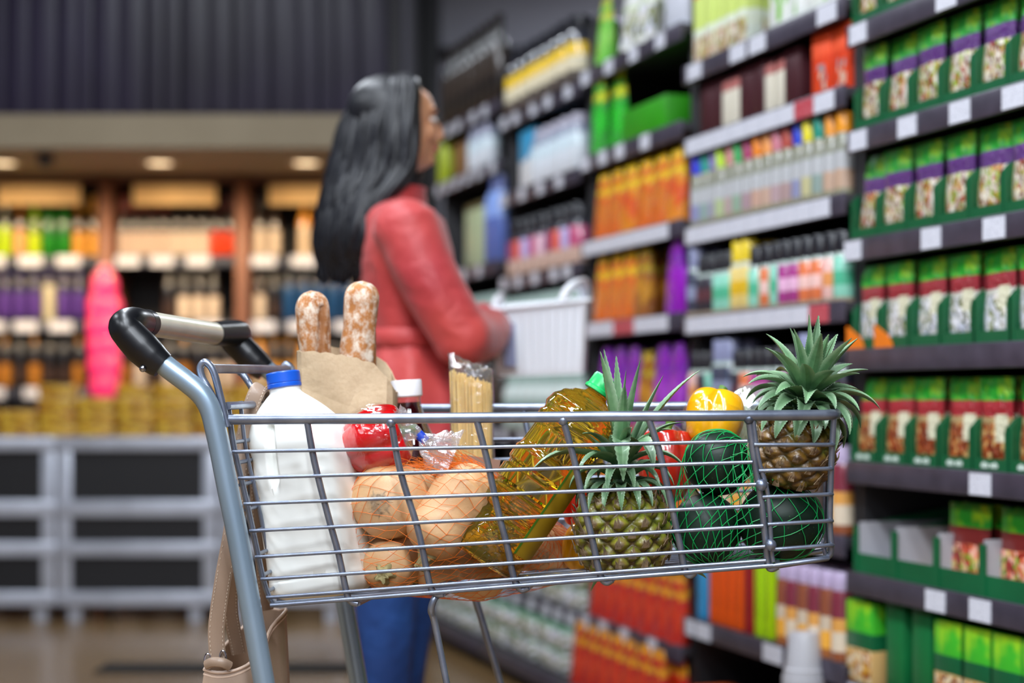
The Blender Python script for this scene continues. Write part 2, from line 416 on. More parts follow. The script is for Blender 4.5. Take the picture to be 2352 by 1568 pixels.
# ---- generic shelf stock
def prof_bottle(kind):
    return {
     'slim':  [(.017, 0), (.0205, .004), (.0205, .11), (.018, .125), (.0165, .13)],
     'jar':   [(.020, 0), (.023, .004), (.023, .085), (.019, .094), (.018, .097)],
     'wide':  [(.034, 0), (.038, .006), (.038, .115), (.031, .128), (.030, .132)],
     'tall':  [(.026, 0), (.030, .005), (.030, .16), (.014, .20), (.012, .235)],
     'wine':  [(.034, 0), (.0375, .005), (.0375, .185), (.030, .212), (.0155, .235), (.014, .30), (.0155, .302), (.0155, .315)],
    }[kind]
def make_bottle(name, kind, bmat, cmat=None, cap=(.019, .035), seg=14, sc=1.0):
    bm = bmesh.new(); pr = prof_bottle(kind); pr = [(r*sc, z*sc) for r, z in pr]
    lathe(bm, [(0.001, 0)]+pr+[(0.001, pr[-1][1])], seg); o = obj(name, bm, bmat)
    if cmat:
        b = bmesh.new(); z0 = pr[-1][1]; r, h = cap[0]*sc, cap[1]*sc
        lathe(b, [(.001, z0-.004), (r*.97, z0-.004), (r, z0), (r, z0+h-.003), (r*.92, z0+h), (.001, z0+h)], seg)
        obj('cap', b, cmat, o)
    return o
def glassish(name, bands, rough=.08, **k): return pack(name, bands, rough=.3, wob=0, coat=.9, **k)
def stock(pa, pb, z, pitch, items, group, rows=1, dp=None, t0=.02, jit=.004, lift=0):
    """items: list of (proto, label, category) placed cyclically from the right (pa) to the left (pb)"""
    s = S(pa)+pitch/2+.026; end = S(pb)-.026; i = 0
    while s+pitch/2 <= end+.016:
        it = items[i % len(items)]; i += 1
        if it is not None:
            for q in range(rows):
                at(it[0], s+random.uniform(-jit, jit), t0+q*(dp or pitch)+random.uniform(0, jit), z+lift, it[1], it[2], group, random.uniform(-.06, .06))
        s += pitch
def capm(h): return plain('cap_'+h, '#'+h, .3, var=.05)
# bay 2, fifth shelf: slim topping bottles with coloured caps
row = 'row of slim glass bottles in the second bay'
cc = [('e8961e', 'orange'), ('e89a3a', 'light orange'), ('0f8a76', 'teal'), ('e2d528', 'yellow'), ('2a48c8', 'blue'), ('b04a3c', 'brick red'), ('c87a8a', 'rose'), ('f0a05a', 'apricot'), ('e8861e', 'deep orange'), ('a83a6a', 'plum'), ('3aa85a', 'green'), ('d08a8a', 'dusty pink'), ('b9e03a', 'lime'), ('8a7ab8', 'lilac'), ('2a9a8a', 'sea green'), ('2a3ad0', 'royal blue')]
its = []
for h, nm in cc:
    col = rgb('#'+h); soft = tuple(.55*a+.45*b for a, b in zip(col, (.9, .9, .88)))
    bmt = glassish('topping_bottle_'+nm.replace(' ', '_'), [(0, rgb('#8f8c72')), (.12, tuple(.6*q for q in soft)), (.42, rgb('#b4b6b8')), (.70, rgb('#8d8f80')), (.9, rgb('#77765a'))])
    its.append((proto(make_bottle('topping_bottle', 'slim', bmt, capm(h), (.0165, .042), sc=1.08)), 'slim bottle with %s cap, %s' % (nm, row), 'bottle'))
stock(1944, 1571, ZB[4]+.0455, .0535, its, 'topping bottles in the second bay', rows=2, dp=.05)
# bay 2, fourth shelf: spice grinders
row = 'upper spice shelf of the second bay'
M_black = capm('1c1d24')
def spice(nm, c1, c2, cap='1c1d24', kind='jar', sc=1.15, cs=(.0185, .04)):
    m = glassish('spice_'+nm, [(0, rgb('#b9a890')), (.10, rgb(c1)), (.34, rgb(c2)), (.62, rgb(c1)), (.90, rgb('#9fb0a8'))])
    return proto(make_bottle('spice_jar', kind, m, capm(cap), cs, sc=sc))
sj = {'o': (spice('orange', '#e27a4a', '#f0c8c0'), 'orange labelled spice jar with black lid'), 'p': (spice('purple', '#a83a8a', '#e8b8d8'), 'purple labelled spice jar with black lid'),
      't': (spice('teal', '#8fd8c0', '#4fb890'), 'mint green labelled spice jar with black lid'), 'y': (spice('yellow', '#e8d080', '#e2b820', 'e8cc30', sc=1.3), 'tall yellow spice jar with yellow lid'),
      'd': (spice('dark', '#2a2a38', '#5a3038'), 'dark spice jar with black lid'), 'g': (spice('steel', '#3a4258', '#8a94b0', '8a8fb0', sc=1.35), 'grey-blue spice grinder with metal top'),
      'k': (spice('pink', '#f0c0b8', '#e89a5a'), 'pale pink labelled spice jar with black lid')}
def seq(s_, row): return [None if ch == '-' else (sj[ch][0], sj[ch][1]+', '+row, 'spice jar') for ch in s_]
stock(1944, 1571, ZB[3]+.0455, .054, seq('tkoopptotyyttddggkk', row), 'spice jars in the second bay, upper', rows=2, dp=.055)
row2 = 'lower spice shelf behind the right pineapple'
stock(1944, 1571, ZB[2]+.0455, .054, seq('dkdgdpdppodggtdkod', row2), 'spice jars in the second bay, lower', rows=2, dp=.055)
# bay 2, sixth shelf: dark maroon boxes and orange-red boxes
M_mar = pack('box_maroon_cream', [(0, rgb('#d8d2c0')), (.72, rgb('#a8605a')), (.9, rgb('#4a1f26'))], wob=.03, rough=.4)
M_mar2 = plain('box_maroon', '#40181f', .4)
M_or = pack('box_orange_red', [(0, rgb('#d9401c')), (.2, rgb('#d9401c')), (.62, rgb('#e8532a'))], [rgb(h) for h in ('#e8532a', '#d9c0a8', '#c23614', '#8a8a90', '#e2481e')], (.1, .5), (.3, .8), wob=.05, rough=.35, pscale=9)
z6 = ZB[5]+.0455
bx_o = proto(make_carton('food_box', .085, .055, .15, M_or)); bx_m = proto(make_carton('food_box', .05, .09, .135, M_mar)); bx_n = proto(make_carton('food_box', .075, .09, .14, M_mar2))
bx_w = proto(make_carton('food_box', .12, .14, .045, plain('box_rust', '#8e2414', .4)))
stock(1944, 1830, z6, .088, [(bx_o, 'orange-red box with black emblem patch on the box shelf of the second bay', 'box')], 'orange-red boxes in the second bay', rows=3, dp=.057)
at(bx_w, S(1962)+.05, .05, z6+.151, 'flat rust red box lying on the orange-red boxes', 'box', None)
stock(1826, 1571, z6, .063, [(bx_n, 'plain dark maroon box on the box shelf of the second bay', 'box'), (bx_m, 'maroon box with cream front on the box shelf of the second bay', 'box'), (bx_m, 'maroon box with cream front on the box shelf of the second bay', 'box'), (bx_n, 'plain dark maroon box on the box shelf of the second bay', 'box')], 'maroon boxes in the second bay', rows=2, dp=.095)
# bay 2, top shelf
M_redtub = pack('tub_red_top', [(0, rgb('#dfe9dc')), (.22, rgb('#e3ecd8')), (.38, rgb('#cfe27a')), (.72, rgb('#d2392a'))], food1, (.04, .3), wob=.05, rough=.35)
M_whgr = pack('carton_white_green', [(0, rgb('#e6ece6')), (.6, rgb('#dde8c8')), (.8, rgb('#c9dd5a'))], [rgb(h) for h in ('#eef2ee', '#e6ece2', '#7cc62a', '#eef0ec', '#dfe6dd')], (.1, .75), wob=.06, rough=.35, pscale=5)
z7 = ZB[6]+.0455
tub = proto(make_carton('soup_packet', .062, .05, .25, M_redtub)); wg = proto(make_carton('food_carton', .10, .06, .24, M_whgr))
stock(1705, 1571, z7, .066, [(tub, 'tall white and lime packet with red top on the top shelf of the second bay', 'packet')], 'red topped packets', rows=2, dp=.055)
stock(1944, 1712, z7, .104, [(wg, 'white carton with green leaf print on the top shelf of the second bay', 'carton')], 'white and green cartons, second bay', rows=2, dp=.065)
# bay 2 low shelves (seen beneath the trolley)
zlo = ZB[0]+.0455
def book(h): return proto(make_carton('food_box', .035, .12, .222, pack('box_vivid_'+h, [(0, rgb('#'+h)), (.12, rgb('#'+h)), (.93, tuple(.8*c for c in rgb('#'+h)))], wob=.0, rough=.35, panel=((.3, .7, .2, .8), tuple(.55*c for c in rgb('#'+h))))))
bo, brd, bg, bbl = book('ee5a10'), book('a01c24'), book('b4e010'), book('3a9ad0')
lst = [(1742, bg, 'lime green'), (1722, bg, 'lime green'), (1698, brd, 'dark red'), (1676, bo, 'orange'), (1656, bo, 'orange'), (1636, bo, 'orange'), (1618, bo, 'orange'), (1590, bbl, 'light blue')]
for px, b_, nm in lst: at(b_, S(px), .02, zlo, 'upright narrow %s box on the shelf seen beneath the basket' % nm, 'box', 'upright narrow boxes beneath the basket')
M_jarb = glassish('sauce_jar', [(0, rgb('#8a4a2a')), (.15, rgb('#d8c8b0')), (.42, rgb('#d89a4a')), (.60, rgb('#7a2a3a'))])
jb = proto(make_bottle('sauce_jar', 'slim', M_jarb, capm('b9a8c8'), (.018, .03), sc=1.25))
M_jarc = glassish('sauce_jar_amber', [(0, rgb('#9a5a2a')), (.15, rgb('#e8a83a')), (.40, rgb('#c9b8a0')), (.60, rgb('#8a4a30'))])
jc = proto(make_bottle('sauce_jar', 'slim', M_jarc, capm('b9a8c8'), (.018, .03), sc=1.25))
stock(1942, 1756, zlo, .056, [(jb, 'maroon sauce jar with pale lid below the basket front', 'jar'), (jc, 'amber sauce jar with pale lid below the basket front', 'jar')], 'sauce jars below the basket front', rows=3, dp=.056)
stock(1944, 1571, ZB[1]+.0455, .060, [(jb, 'maroon sauce jar with pale lid behind the netted green squashes', 'jar'), (jc, 'amber sauce jar with pale lid behind the netted green squashes', 'jar')], 'sauce jars behind the basket', rows=1)
M_pouch = lambda nm, a, b, c_: pack('pouch_'+nm, [(0, rgb(a)), (.30, rgb(b)), (.52, rgb(a)), (.60, rgb(c_)), (.72, rgb(a)), (.84, rgb(c_))], wob=.45, rough=.22, coat=.5)
def make_pouch(mat, w_=.11, h=.20, th=.05, top=.6):
    bm = bmesh.new(); rings = []
    for j in range(9):
        v = j/8; tk = th*(1-v)**.7/2+.002; ww = w_*(1-(1-top)*max(0, (v-.5)/.5)**1.5); z = v*h
        rings.append([Vector((ww/2*sup(a*PI/8, 3)[0], tk*sup(a*PI/8, 2.2)[1], z+.004*math.sin(a*1.3+j))) for a in range(16)])
    loft(bm, rings); return obj('food_pouch', bm, mat)
po = proto(make_pouch(M_pouch('orange', '#e06a14', '#d8781e', '#f2c010'))); pu = proto(make_pouch(M_pouch('purple', '#8a14b0', '#a83ac8', '#7a10a8'), h=.22, top=.5))
py_ = proto(make_pouch(M_pouch('yellow', '#e88a1a', '#e25a1a', '#f4c814'))); pg = proto(make_pouch(M_pouch('green', '#2aa82a', '#1cc81c', '#d8e010'), w_=.10, h=.24))
prd = proto(make_pouch(M_pouch('red', '#c82414', '#d83a14', '#e89a14'), h=.19)); pyb = proto(make_pouch(M_pouch('ochre', '#9a5a14', '#c98a1a', '#b89a1a')))
bag_o = proto(make_carton('food_box', .14, .10, .10, plain('box_orange', '#cc5210', .4))); bag_p = proto(make_carton('food_box', .10, .09, .12, plain('box_purple', '#9418b8', .35)))
# bay 3
def L3(n, x): return (n, x, 'pouch')
rw = 'shelf of the third bay level with the woman\'s shoulder'
stock(1569, 1336, ZC[4]+.0455, .115, [L3(py_, 'orange pouch with yellow top, '+rw), L3(po, 'deep orange pouch with yellow top, '+rw), L3(po, 'deep orange pouch with yellow top, '+rw)], 'orange pouches, '+rw, rows=2, dp=.07)
rw = 'shelf of the third bay level with the woman\'s waist'
stock(1569, 1490, ZC[3]+.0455, .125, [L3(pu, 'purple pouch, '+rw)], 'purple pouches, '+rw, rows=2, dp=.07)
stock(1490, 1336, ZC[3]+.0455, .115, [L3(pyb, 'brown and ochre pouch, '+rw), L3(po, 'deep orange pouch with yellow top, '+rw), L3(po, 'deep orange pouch with yellow top, '+rw), L3(po, 'deep orange pouch with yellow top, '+rw)], 'orange pouches, '+rw, rows=2, dp=.07)
at(bag_p, S(1552), -.0, ZC[3]+.0455, 'solid purple box beside the purple pouches', 'box', None)
rw = 'shelf of the third bay just above the basket rim'
stock(1569, 1336, ZC[2]+.0455, .11, [L3(pu, 'purple pouch, '+rw), L3(pu, 'purple pouch, '+rw), L3(pyb, 'brown and ochre pouch, '+rw), L3(pu, 'purple pouch, '+rw)], 'purple pouches, '+rw, rows=2, dp=.07)
rw = 'shelf of the third bay hidden partly by the groceries'
stock(1569, 1336, ZC[1]+.0455, .115, [L3(po, 'deep orange pouch with yellow top, '+rw)], 'orange pouches, '+rw)
rw = 'low shelf seen below the basket'
stock(1569, 1325, ZC[0]+.0455, .105, [L3(prd, 'red pouch with orange top, '+rw)], 'red pouches, '+rw, rows=2, dp=.06)
rw = 'base shelf at the bottom of the third bay'
stock(1569, 1336, .0855, .105, [L3(prd, 'red pouch with orange top, '+rw)], 'red pouches, '+rw, rows=2, dp=.06, t0=-.04)
bag_long = proto(make_carton('food_box', .18, .12, .13, plain('box_orange', '#cc5210', .4)))
stock(1944, 1571, .0855, .185, [(bag_long, 'bright orange box on the base shelf of the second bay', 'box')], 'orange boxes on the base shelf', t0=-.04)
at(pg, S(1368), .015, ZC[5]+.0455, 'bright green pouch with yellow top, left of two beside the green box', 'pouch', None)
at(pg, S(1398), .035, ZC[5]+.0455, 'bright green pouch with yellow top, right of two beside the green box', 'pouch', None)
gbx = proto(make_carton('food_box', .34, .16, .10, plain('box_green', '#2f9414', .4)))
at(gbx, S(1462), .02, ZC[5]+.0455, 'long flat green box in the middle of a nearly empty shelf', 'box', None)
M_bgw = pack('bag_white_green', [(0, rgb('#dfe2dc')), (.3, rgb('#c9d8b0')), (.6, rgb('#e2e4e0')), (.8, rgb('#9cc860'))], food3, (.1, .55), wob=.2, rough=.25, pscale=8)
bgw = proto(make_pouch(M_bgw, .12, .20, .07, .8)); bgr = proto(make_pouch(M_pouch('lime', '#6cc83a', '#8ad850', '#d0d840'), .11, .20, .06, .7))
gwb = proto(make_carton('food_box', .16, .12, .16, plain('box_pale_grey', '#c9cdd8', .5)))
bob = proto(make_carton('food_box', .15, .12, .09, plain('box_amber', '#e8a828', .5)))
zt = ZC[6]+.0455
stock(1500, 1400, zt, .12, [(bgw, 'white bag with green print on the top shelf of the third bay', 'bag')], 'white and green bags', rows=2, dp=.08)
stock(1400, 1345, zt, .115, [(bgr, 'lime green bag at the left end of the third bay top shelf', 'bag')], None)
at(gwb, S(1537), .02, zt, 'pale grey box on the top shelf of the third bay', 'box', None)
at(bob, S(1537), .03, zt+.161, 'amber box resting on the pale grey box', 'box', None)
# bay 4
M_yj = glassish('jar_yellow_label', [(0, rgb('#5a5450')), (.22, rgb('#e9dfc0')), (.5, rgb('#f0c830')), (.75, rgb('#2a2c38'))])
yj = proto(make_bottle('sauce_jar', 'wide', M_yj, M_black, (.032, .035), sc=1.25))
stock(1334, 1151, ZD[6]+.0455, .092, [(yj, 'large jar with yellow label and black lid on the top shelf of the fourth bay', 'jar')], 'yellow labelled jars', rows=2, dp=.095)
M_bw = pack('box_blue_white', [(0, rgb('#e4e6e8')), (.50, rgb('#3a9ac8'))], wob=.3, rough=.35)
bwb = proto(make_carton('food_box', .15, .09, .21, M_bw)); M_ws = glassish('bottle_white_blue', [(0, rgb('#dfe6ee')), (.5, rgb('#cfe0e8')), (.8, rgb('#8a94a8'))])
wbt = proto(make_bottle('sauce_bottle', 'wide', M_ws, capm('a8a4b4'), (.026, .03), sc=1.1))
stock(1216, 1155, ZD[5]+.0455, .155, [(bwb, 'blue and white box on the shelf under the yellow jars', 'box')], 'blue and white boxes', rows=2, dp=.095)
stock(1334, 1218, ZD[5]+.0455, .092, [(wbt, 'white bottle with grey cap on the shelf under the yellow jars', 'bottle')], 'white bottles in the fourth bay', rows=2, dp=.09)
cols4 = [('c0507a', 'rose'), ('b8b0e0', 'lilac'), ('e0604a', 'coral'), ('8a3a6a', 'plum'), ('e8c0d0', 'pale pink')]
its = []
for h, nm in cols4:
    m_ = glassish('sauce_'+nm.replace(' ', '_'), [(0, rgb('#d9b8a8')), (.38, rgb('#'+h)), (.85, rgb('#2a2c38'))])
    its.append((proto(make_bottle('sauce_bottle', 'wide', m_, M_black, (.028, .05), sc=1.05)), nm+' sauce bottle with black cap on the fourth bay shelf below the blue boxes', 'bottle'))
stock(1334, 1151, ZD[4]+.0455, .082, its, 'sauce bottles in the fourth bay', rows=2, dp=.085)
M_clr = glassish('bottle_pale_green', [(0, rgb('#b8c8c0')), (.4, rgb('#8fa8a0')), (.7, rgb('#d0dcd8'))])
clb = proto(make_bottle('water_bottle', 'wide', M_clr, capm('9ab0a8'), (.026, .03), sc=1.15))
stock(1334, 1100, ZD[3]+.0455, .095, [(clb, 'pale grey-green bottle behind the white carrying basket', 'bottle')], 'pale bottles behind the white basket', rows=2, dp=.09)
stock(1334, 1151, ZD[2]+.0455, .095, [(clb, 'pale grey-green bottle low behind the white carrying basket', 'bottle')], 'pale bottles lower behind the white basket')
M_wp = pack('packet_white_green', [(0, rgb('#e0e4e0')), (.3, rgb('#bcd0c0')), (.5, rgb('#e6e8e4')), (.85, rgb('#6a9a7a'))], food3, (.1, .9), wob=.4, rough=.3, pscale=6)
wp = proto(make_carton('food_packet', .16, .22, .07, M_wp, .012)); wp2 = proto(make_carton('food_packet', .16, .22, .055, pack('packet_pale_green', [(0, rgb('#c9d8b0')), (.6, rgb('#b0a088'))], wob=.2, rough=.4), .01))
for k in range(2): stock(1334, 1151, ZD[0]+.0455+k*.071, .165, [(wp, 'white and green packet lying flat on the low fourth bay shelf', 'packet')], 'flat white packets on the low shelf')
for k in range(2): stock(1334, 1010, .0855+k*.071, .165, [(wp, 'white and green packet lying flat on the base shelf', 'packet')], 'flat white packets on the base shelf', t0=-.04)
for k in range(3): stock(1149, 1010, ZE[0]+.0455+k*.056, .165, [(wp2, 'pale green packet lying flat left of the white packets', 'packet')], 'flat pale green packets')
# bay 5
M_dk = glassish('bottle_dark_brown', [(0, rgb('#1c1510')), (.3, rgb('#3a3028')), (.6, rgb('#16120e'))])
dkb = proto(make_bottle('dark_bottle', 'wine', M_dk, None)); 
pgb = proto(make_carton('food_box', .26, .12, .25, pack('box_pale_green', [(0, rgb('#b9c8a0')), (.9, rgb('#5a5030'))], wob=.02, rough=.4)))
M_bl = glassish('bottle_blue', [(0, rgb('#5a70b8')), (.5, rgb('#8aa8e8')), (.8, rgb('#3a4a88'))]); blb = proto(make_bottle('blue_bottle', 'tall', M_bl, M_black, (.018, .02), sc=1.35))
ambb = proto(make_carton('food_box', .10, .10, .15, plain('box_tan', '#8a6238', .5))); whb = proto(make_bottle('sauce_bottle', 'wide', M_ws, capm('8a8aa0'), (.026, .03), sc=1.0))
stock(1149, 1002, ZE[6]+.0455, .085, [(dkb, 'dark bottle on the dim top shelf of the farthest bay', 'bottle')], 'dark bottles on the top of the farthest bay')
z = ZE[5]+.0455
lim = proto(make_bottle('sauce_bottle', 'jar', plain('lime_jar', '#a8b828', .4), capm('a8b828'), sc=1.6))
at(lim, S(1010), .03, z, 'small lime green jar just right of the woman\'s mouth', 'jar', None)
for px in (1032, 1052): at(ambb, S(px), .03, z, 'tan box on the farthest bay shelf, level with the woman\'s mouth', 'box', 'tan boxes in the farthest bay')
for px in (1078, 1094, 1110): at(whb, S(px), .03, z, 'white bottle right of the tan boxes in the farthest bay', 'bottle', 'white bottles in the farthest bay')
z = ZE[4]+.0455
at(pgb, S(1072), .03, z, 'large pale green box behind the woman\'s shoulder', 'box', None)
for px in (1126, 1141): at(blb, S(px), .02, z, 'tall pale blue bottle beside the large pale green box', 'bottle', 'two tall blue bottles')
stock(1149, 1010, ZE[3]+.0455, .085, [(clb, 'pale bottle under the large pale green box', 'bottle')], 'pale bottles in the farthest bay')
stock(1149, 1010, ZE[2]+.0455, .085, [(dkb, 'dark bottle low in the farthest bay', 'bottle')], 'dark bottles low in the farthest bay')
# frosted white bottle on the base shelf, bottom right
M_fro = plain('frosted_plastic', '#c9c9cf', .35, var=.03, Transmission_Weight=.25)
base = P(1848, 1568, 3.97); base.z = .0855
kz = .85
bm = bmesh.new(); lathe(bm, [(r, z*kz) for r, z in smoothprof([(.001, 0), (.052, .002), (.056, .02), (.056, .20), (.052, .235), (.050, .262)], 3)+[(.001, .262)]], 28)
o = obj('plastic_bottle', bm, M_fro, loc=base); tag(o, 'frosted white plastic bottle with tall ribbed cap at the bottom edge, before the shelves', 'bottle')
bm = bmesh.new(); lathe(bm, [(r, z*kz) for r, z in [(.001, .262), (.050, .262), (.050, .292), (.047, .294), (.047, .312), (.043, .316), (.036, .40), (.033, .408), (.02, .411), (.001, .411)]], 28, lambda a, z, r: r*(1+.008*math.cos(a*22)) if .22 < z < .25 else r)
obj('cap', bm, M_fro, o)
# ================================================================ wine alcove at the back (plane Y = 9.0)
BY = 9.0
def bx(px, Y=BY): return (px-1176)/F*Y
def bz(py, Y=BY): return CH+(HOR-py)/F*Y
M_post = plain('wine_wood', '#7a4a30', .5, var=.2, scale=5); M_wsh = plain('wine_shelf_edge', '#343846', .45)
M_inner = plain('wine_back', '#14100e', .7)
M_sign = plain('sign_cream', '#f0c88a', .6, var=.1)
bays = [(-310, -65), (-65, 245), (245, 557), (557, 868), (868, 960)]
zsh = [bz(590), bz(740), bz(893), bz(1040), bz(1200)]
wine = {}
def wb(nm, glass, lab, capc, z1=.12, z2=.42, rough=.1):
    if nm in wine: return wine[nm]
    m = glassish('wine_'+nm, [(0, rgb(glass)), (z1, rgb(lab)), (z2, rgb(glass)), (.74, rgb(capc))])
    wine[nm] = proto(make_bottle('wine_bottle', 'wine', m, None)); return wine[nm]
wb('white_lime', '#1c2a10', '#b8d818', '#d8d0c0', .03, .5); wb('amber', '#3a2008', '#e8b070', '#d88a18', .05, .45); wb('lime_orange', '#6a8a10', '#c8e018', '#a0d020', .05, .4)
wb('green', '#0c6a10', '#1c8a1c', '#145a10', .1, .4); wb('gold', '#3a2808', '#e0a040', '#c88a10', .03, .42); wb('red_cream', '#141010', '#d8c0ac', '#8a3428', .04, .42)
wb('dark_cream', '#141010', '#e0cdb8', '#241c1c', .04, .42); wb('dark_red', '#141010', '#e04a24', '#5a1c18', .04, .42); wb('cream_orange', '#2a1c10', '#dcc8b0', '#1c1614', .04, .45)
wb('orange_top', '#e8a040', '#e0c8a8', '#f0a020', .02, .5); wb('violet', '#1c1640', '#5a3a90', '#2a2078', .1, .5); wb('violet_cream', '#2a2438', '#c8c0a0', '#2a2078', .02, .6)
wb('dark', '#100c0a', '#40302a', '#201814', .1, .35); wb('dark_gold', '#181008', '#b8782a', '#c88a28', .05, .4); wb('blue', '#0c1a30', '#1c4a78', '#101c30', .05, .6)
fill = {  # bay -> shelf -> list of kinds left to right
 1: {0: ['white_lime', 'white_lime', 'amber', 'lime_orange', 'green', 'green', 'gold', 'gold'], 1: ['violet', 'violet', 'violet', 'violet', 'violet_cream', 'violet', 'violet', 'dark'], 2: ['dark_gold', 'dark_gold', 'dark', 'dark_gold', 'dark', 'dark', 'dark_gold', 'dark'], 3: ['dark']*8},
 2: {0: ['red_cream']*4+['dark_cream']*2+['dark_cream', 'dark_red', 'dark_red'], 1: [None, None, None, 'dark', 'dark_cream', 'dark_cream', 'dark_cream', None], 2: ['dark_gold', 'dark_cream', 'dark', 'dark_cream', 'dark_gold', 'dark', 'dark_cream', 'dark_cream'], 3: ['dark']*8},
 3: {0: ['cream_orange', 'cream_orange', None, 'orange_top', 'orange_top', 'dark', 'dark', 'dark'], 1: ['cream_orange', 'dark', 'blue', 'blue', 'blue', 'blue', 'blue', 'dark'], 2: ['orange_top', 'gold', 'gold', 'orange_top', 'dark_red', 'dark', 'dark', 'dark'], 3: ['dark']*8},
 0: {0: ['green', 'gold', 'amber', 'green', 'white_lime'], 1: ['violet']*5, 2: ['dark']*5, 3: ['dark']*5}, 4: {0: ['dark', 'dark'], 1: ['dark', 'dark'], 2: ['dark', 'dark'], 3: []}}
desc = {'white_lime': 'white capped', 'amber': 'amber', 'lime_orange': 'lime green', 'green': 'green', 'gold': 'gold topped', 'red_cream': 'rust capped, cream labelled', 'dark_cream': 'dark, cream labelled', 'dark_red': 'red labelled', 'cream_orange': 'cream labelled', 'orange_top': 'orange topped', 'violet': 'violet', 'violet_cream': 'violet capped, cream sleeved', 'dark': 'plain dark', 'dark_gold': 'dark, gold capped', 'blue': 'blue'}
rown = ['top row', 'second row', 'third row', 'bottom row']; bayn = ['leftmost cut-off', 'left', 'middle', 'right', 'far right']
for i, (a, b) in enumerate(bays):
    x0, x1 = bx(a)-.032, bx(b)-.032; u = thing('wine_rack', '%s wooden wine rack bay under the cream bulkhead' % bayn[i], 'wine rack', (x0, BY, 0), group=None)
    L = x1-x0
    obj('back_panel', bb((0, .40, 0), (L-.001, .42, 2.08)), M_inner, u)
    obj('post', bb((0, -.03, 0), (.064, .40, 2.08), bevel=.003), M_post, u)
    obj('head_board', bb((.065, -.01, bz(418)), (L-.002, .02, 2.08)), M_post, u)
    for zz in zsh:
        s_ = obj('shelf', bb((.065, 0, zz-.045), (L-.002, .40, zz), bevel=.003), M_wsh, u)
        x = .08
        while x < L-.1: obj('price_label', bb((x, -.004, zz-.046), (x+.12, -.001, zz+.006)), M_tag_w if 'M_tag_w' in globals() else M_tag, s_); x += .16+.08*random.random()
    if i < 4:
        c = {0: -190, 1: 95, 2: 405, 3: 715}[i]
        sg = obj('header_sign', bb((bx(c-95), BY-.05, bz(472)), (bx(c+95), BY-.03, bz(425)), bevel=.004), M_sign)
        tag(sg, 'cream header sign along the top of the %s wine rack bay' % bayn[i], 'sign', 'header signs')
    for r, kinds in fill[i].items():
        n = max(len(kinds), 1)
        for k, kd in enumerate(kinds):
            if not kd: continue
            X = x0+.075+(k+.5)*(L-.085)/n
            d = dup(wine[kd], (X, BY+.055, zsh[r]+.0005), (0, 0, random.random()*6), '%s wine bottle in the %s of the %s rack bay' % (desc[kd], rown[r], bayn[i]), 'wine bottles, %s, %s bay' % (rown[r], bayn[i])); d['category'] = 'bottle'; d.scale = (.80, .80, 1)
            if kd in ('dark', 'red_cream', 'dark_cream') and r == 0:
                d = dup(wine[kd], (X, BY+.14, zsh[r]+.0005), (0, 0, 1), '%s wine bottle in the %s of the %s rack bay' % (desc[kd], rown[r], bayn[i]), 'wine bottles, %s, %s bay' % (rown[r], bayn[i])); d['category'] = 'bottle'; d.scale = (.80, .80, 1)
# soffit downlights
M_lampring = plain('lamp_ring', '#cfc4b4', .3, .3); M_lampglow = emit('lamp_glow', (1, .72, .42), 3.5)
for px in (-260, 0, 362, 700):
    X = bx(px, 8.45)
    l = thing('downlight', 'round recessed downlight glowing warm under the bulkhead, %s' % {-260: 'outside left', 0: 'at the left edge', 362: 'above the middle rack bay', 700: 'behind the woman\'s hair'}[px], 'lamp', (X, 8.5, 2.085))
    b = bmesh.new(); lathe(b, [(.062, 0), (.085, 0), (.085, -.008), (.08, -.012), (.062, -.006), (.062, 0)], 24, cap=False); obj('trim_ring', b, M_lampring, l)
    b = bmesh.new(); lathe(b, [(.001, -.004), (.06, -.004), (.06, -.0005), (.001, -.0005)], 24); obj('lens', b, M_lampglow, l)
    sd = bpy.data.lights.new('downlight_beam', 'SPOT'); sd.energy = 54; sd.color = (1, .74, .46); sd.spot_size = math.radians(125); sd.spot_blend = .6; sd.shadow_soft_size = .05
    so = bpy.data.objects.new('downlight_beam', sd); COL.objects.link(so); so.location = (0, -.30, -.03); so.parent = l; so.rotation_euler = (math.radians(30), 0, 0)
b = bb((bx(92, 8.2), 8.15, 2.02), (bx(118, 8.2), 8.25, 2.085), bevel=.01); tag(obj('spotlight', b, plain('spot_black', '#101012', .4)), 'small black spotlight under the bulkhead, left of the glowing downlight', 'lamp')
# pink hanging strip in front of the first post
pk = thing('clip_strip', 'bright pink hanging strip of shiny packets in front of the left wooden post', 'hanging display', (bx(240, 8.94), 8.94, 0))
M_pink = pack('packet_pink', [(0, rgb('#ec1a78')), (.5, rgb('#f2407a')), (.8, rgb('#e0187a'))], wob=.2, rough=.15, coat=.8)
M_pinkl = plain('strip_pink_pale', '#d8a0b0', .4)
obj('strip', bb((-.012, .022, bz(925, 8.8)), (.012, .026, bz(600, 8.8))), M_pinkl, pk)
obj('hook', bb((-.035, .0, bz(640, 8.8)), (.035, .026, bz(605, 8.8)), bevel=.01), M_pinkl, pk)
for k in range(6):
    zc = bz(655+k*46, 8.8); ww = (.07, .09, .092, .09, .088, .08)[k]
    b = bmesh.new(); bmesh.ops.create_uvsphere(b, u_segments=20, v_segments=12, radius=1); bmesh.ops.scale(b, vec=(ww, .03, .098), verts=b.verts)
    for v in b.verts: v.co.x += .004*math.sin(v.co.z*90+k); v.co.z += zc
    obj('packet', b, M_pink, pk)
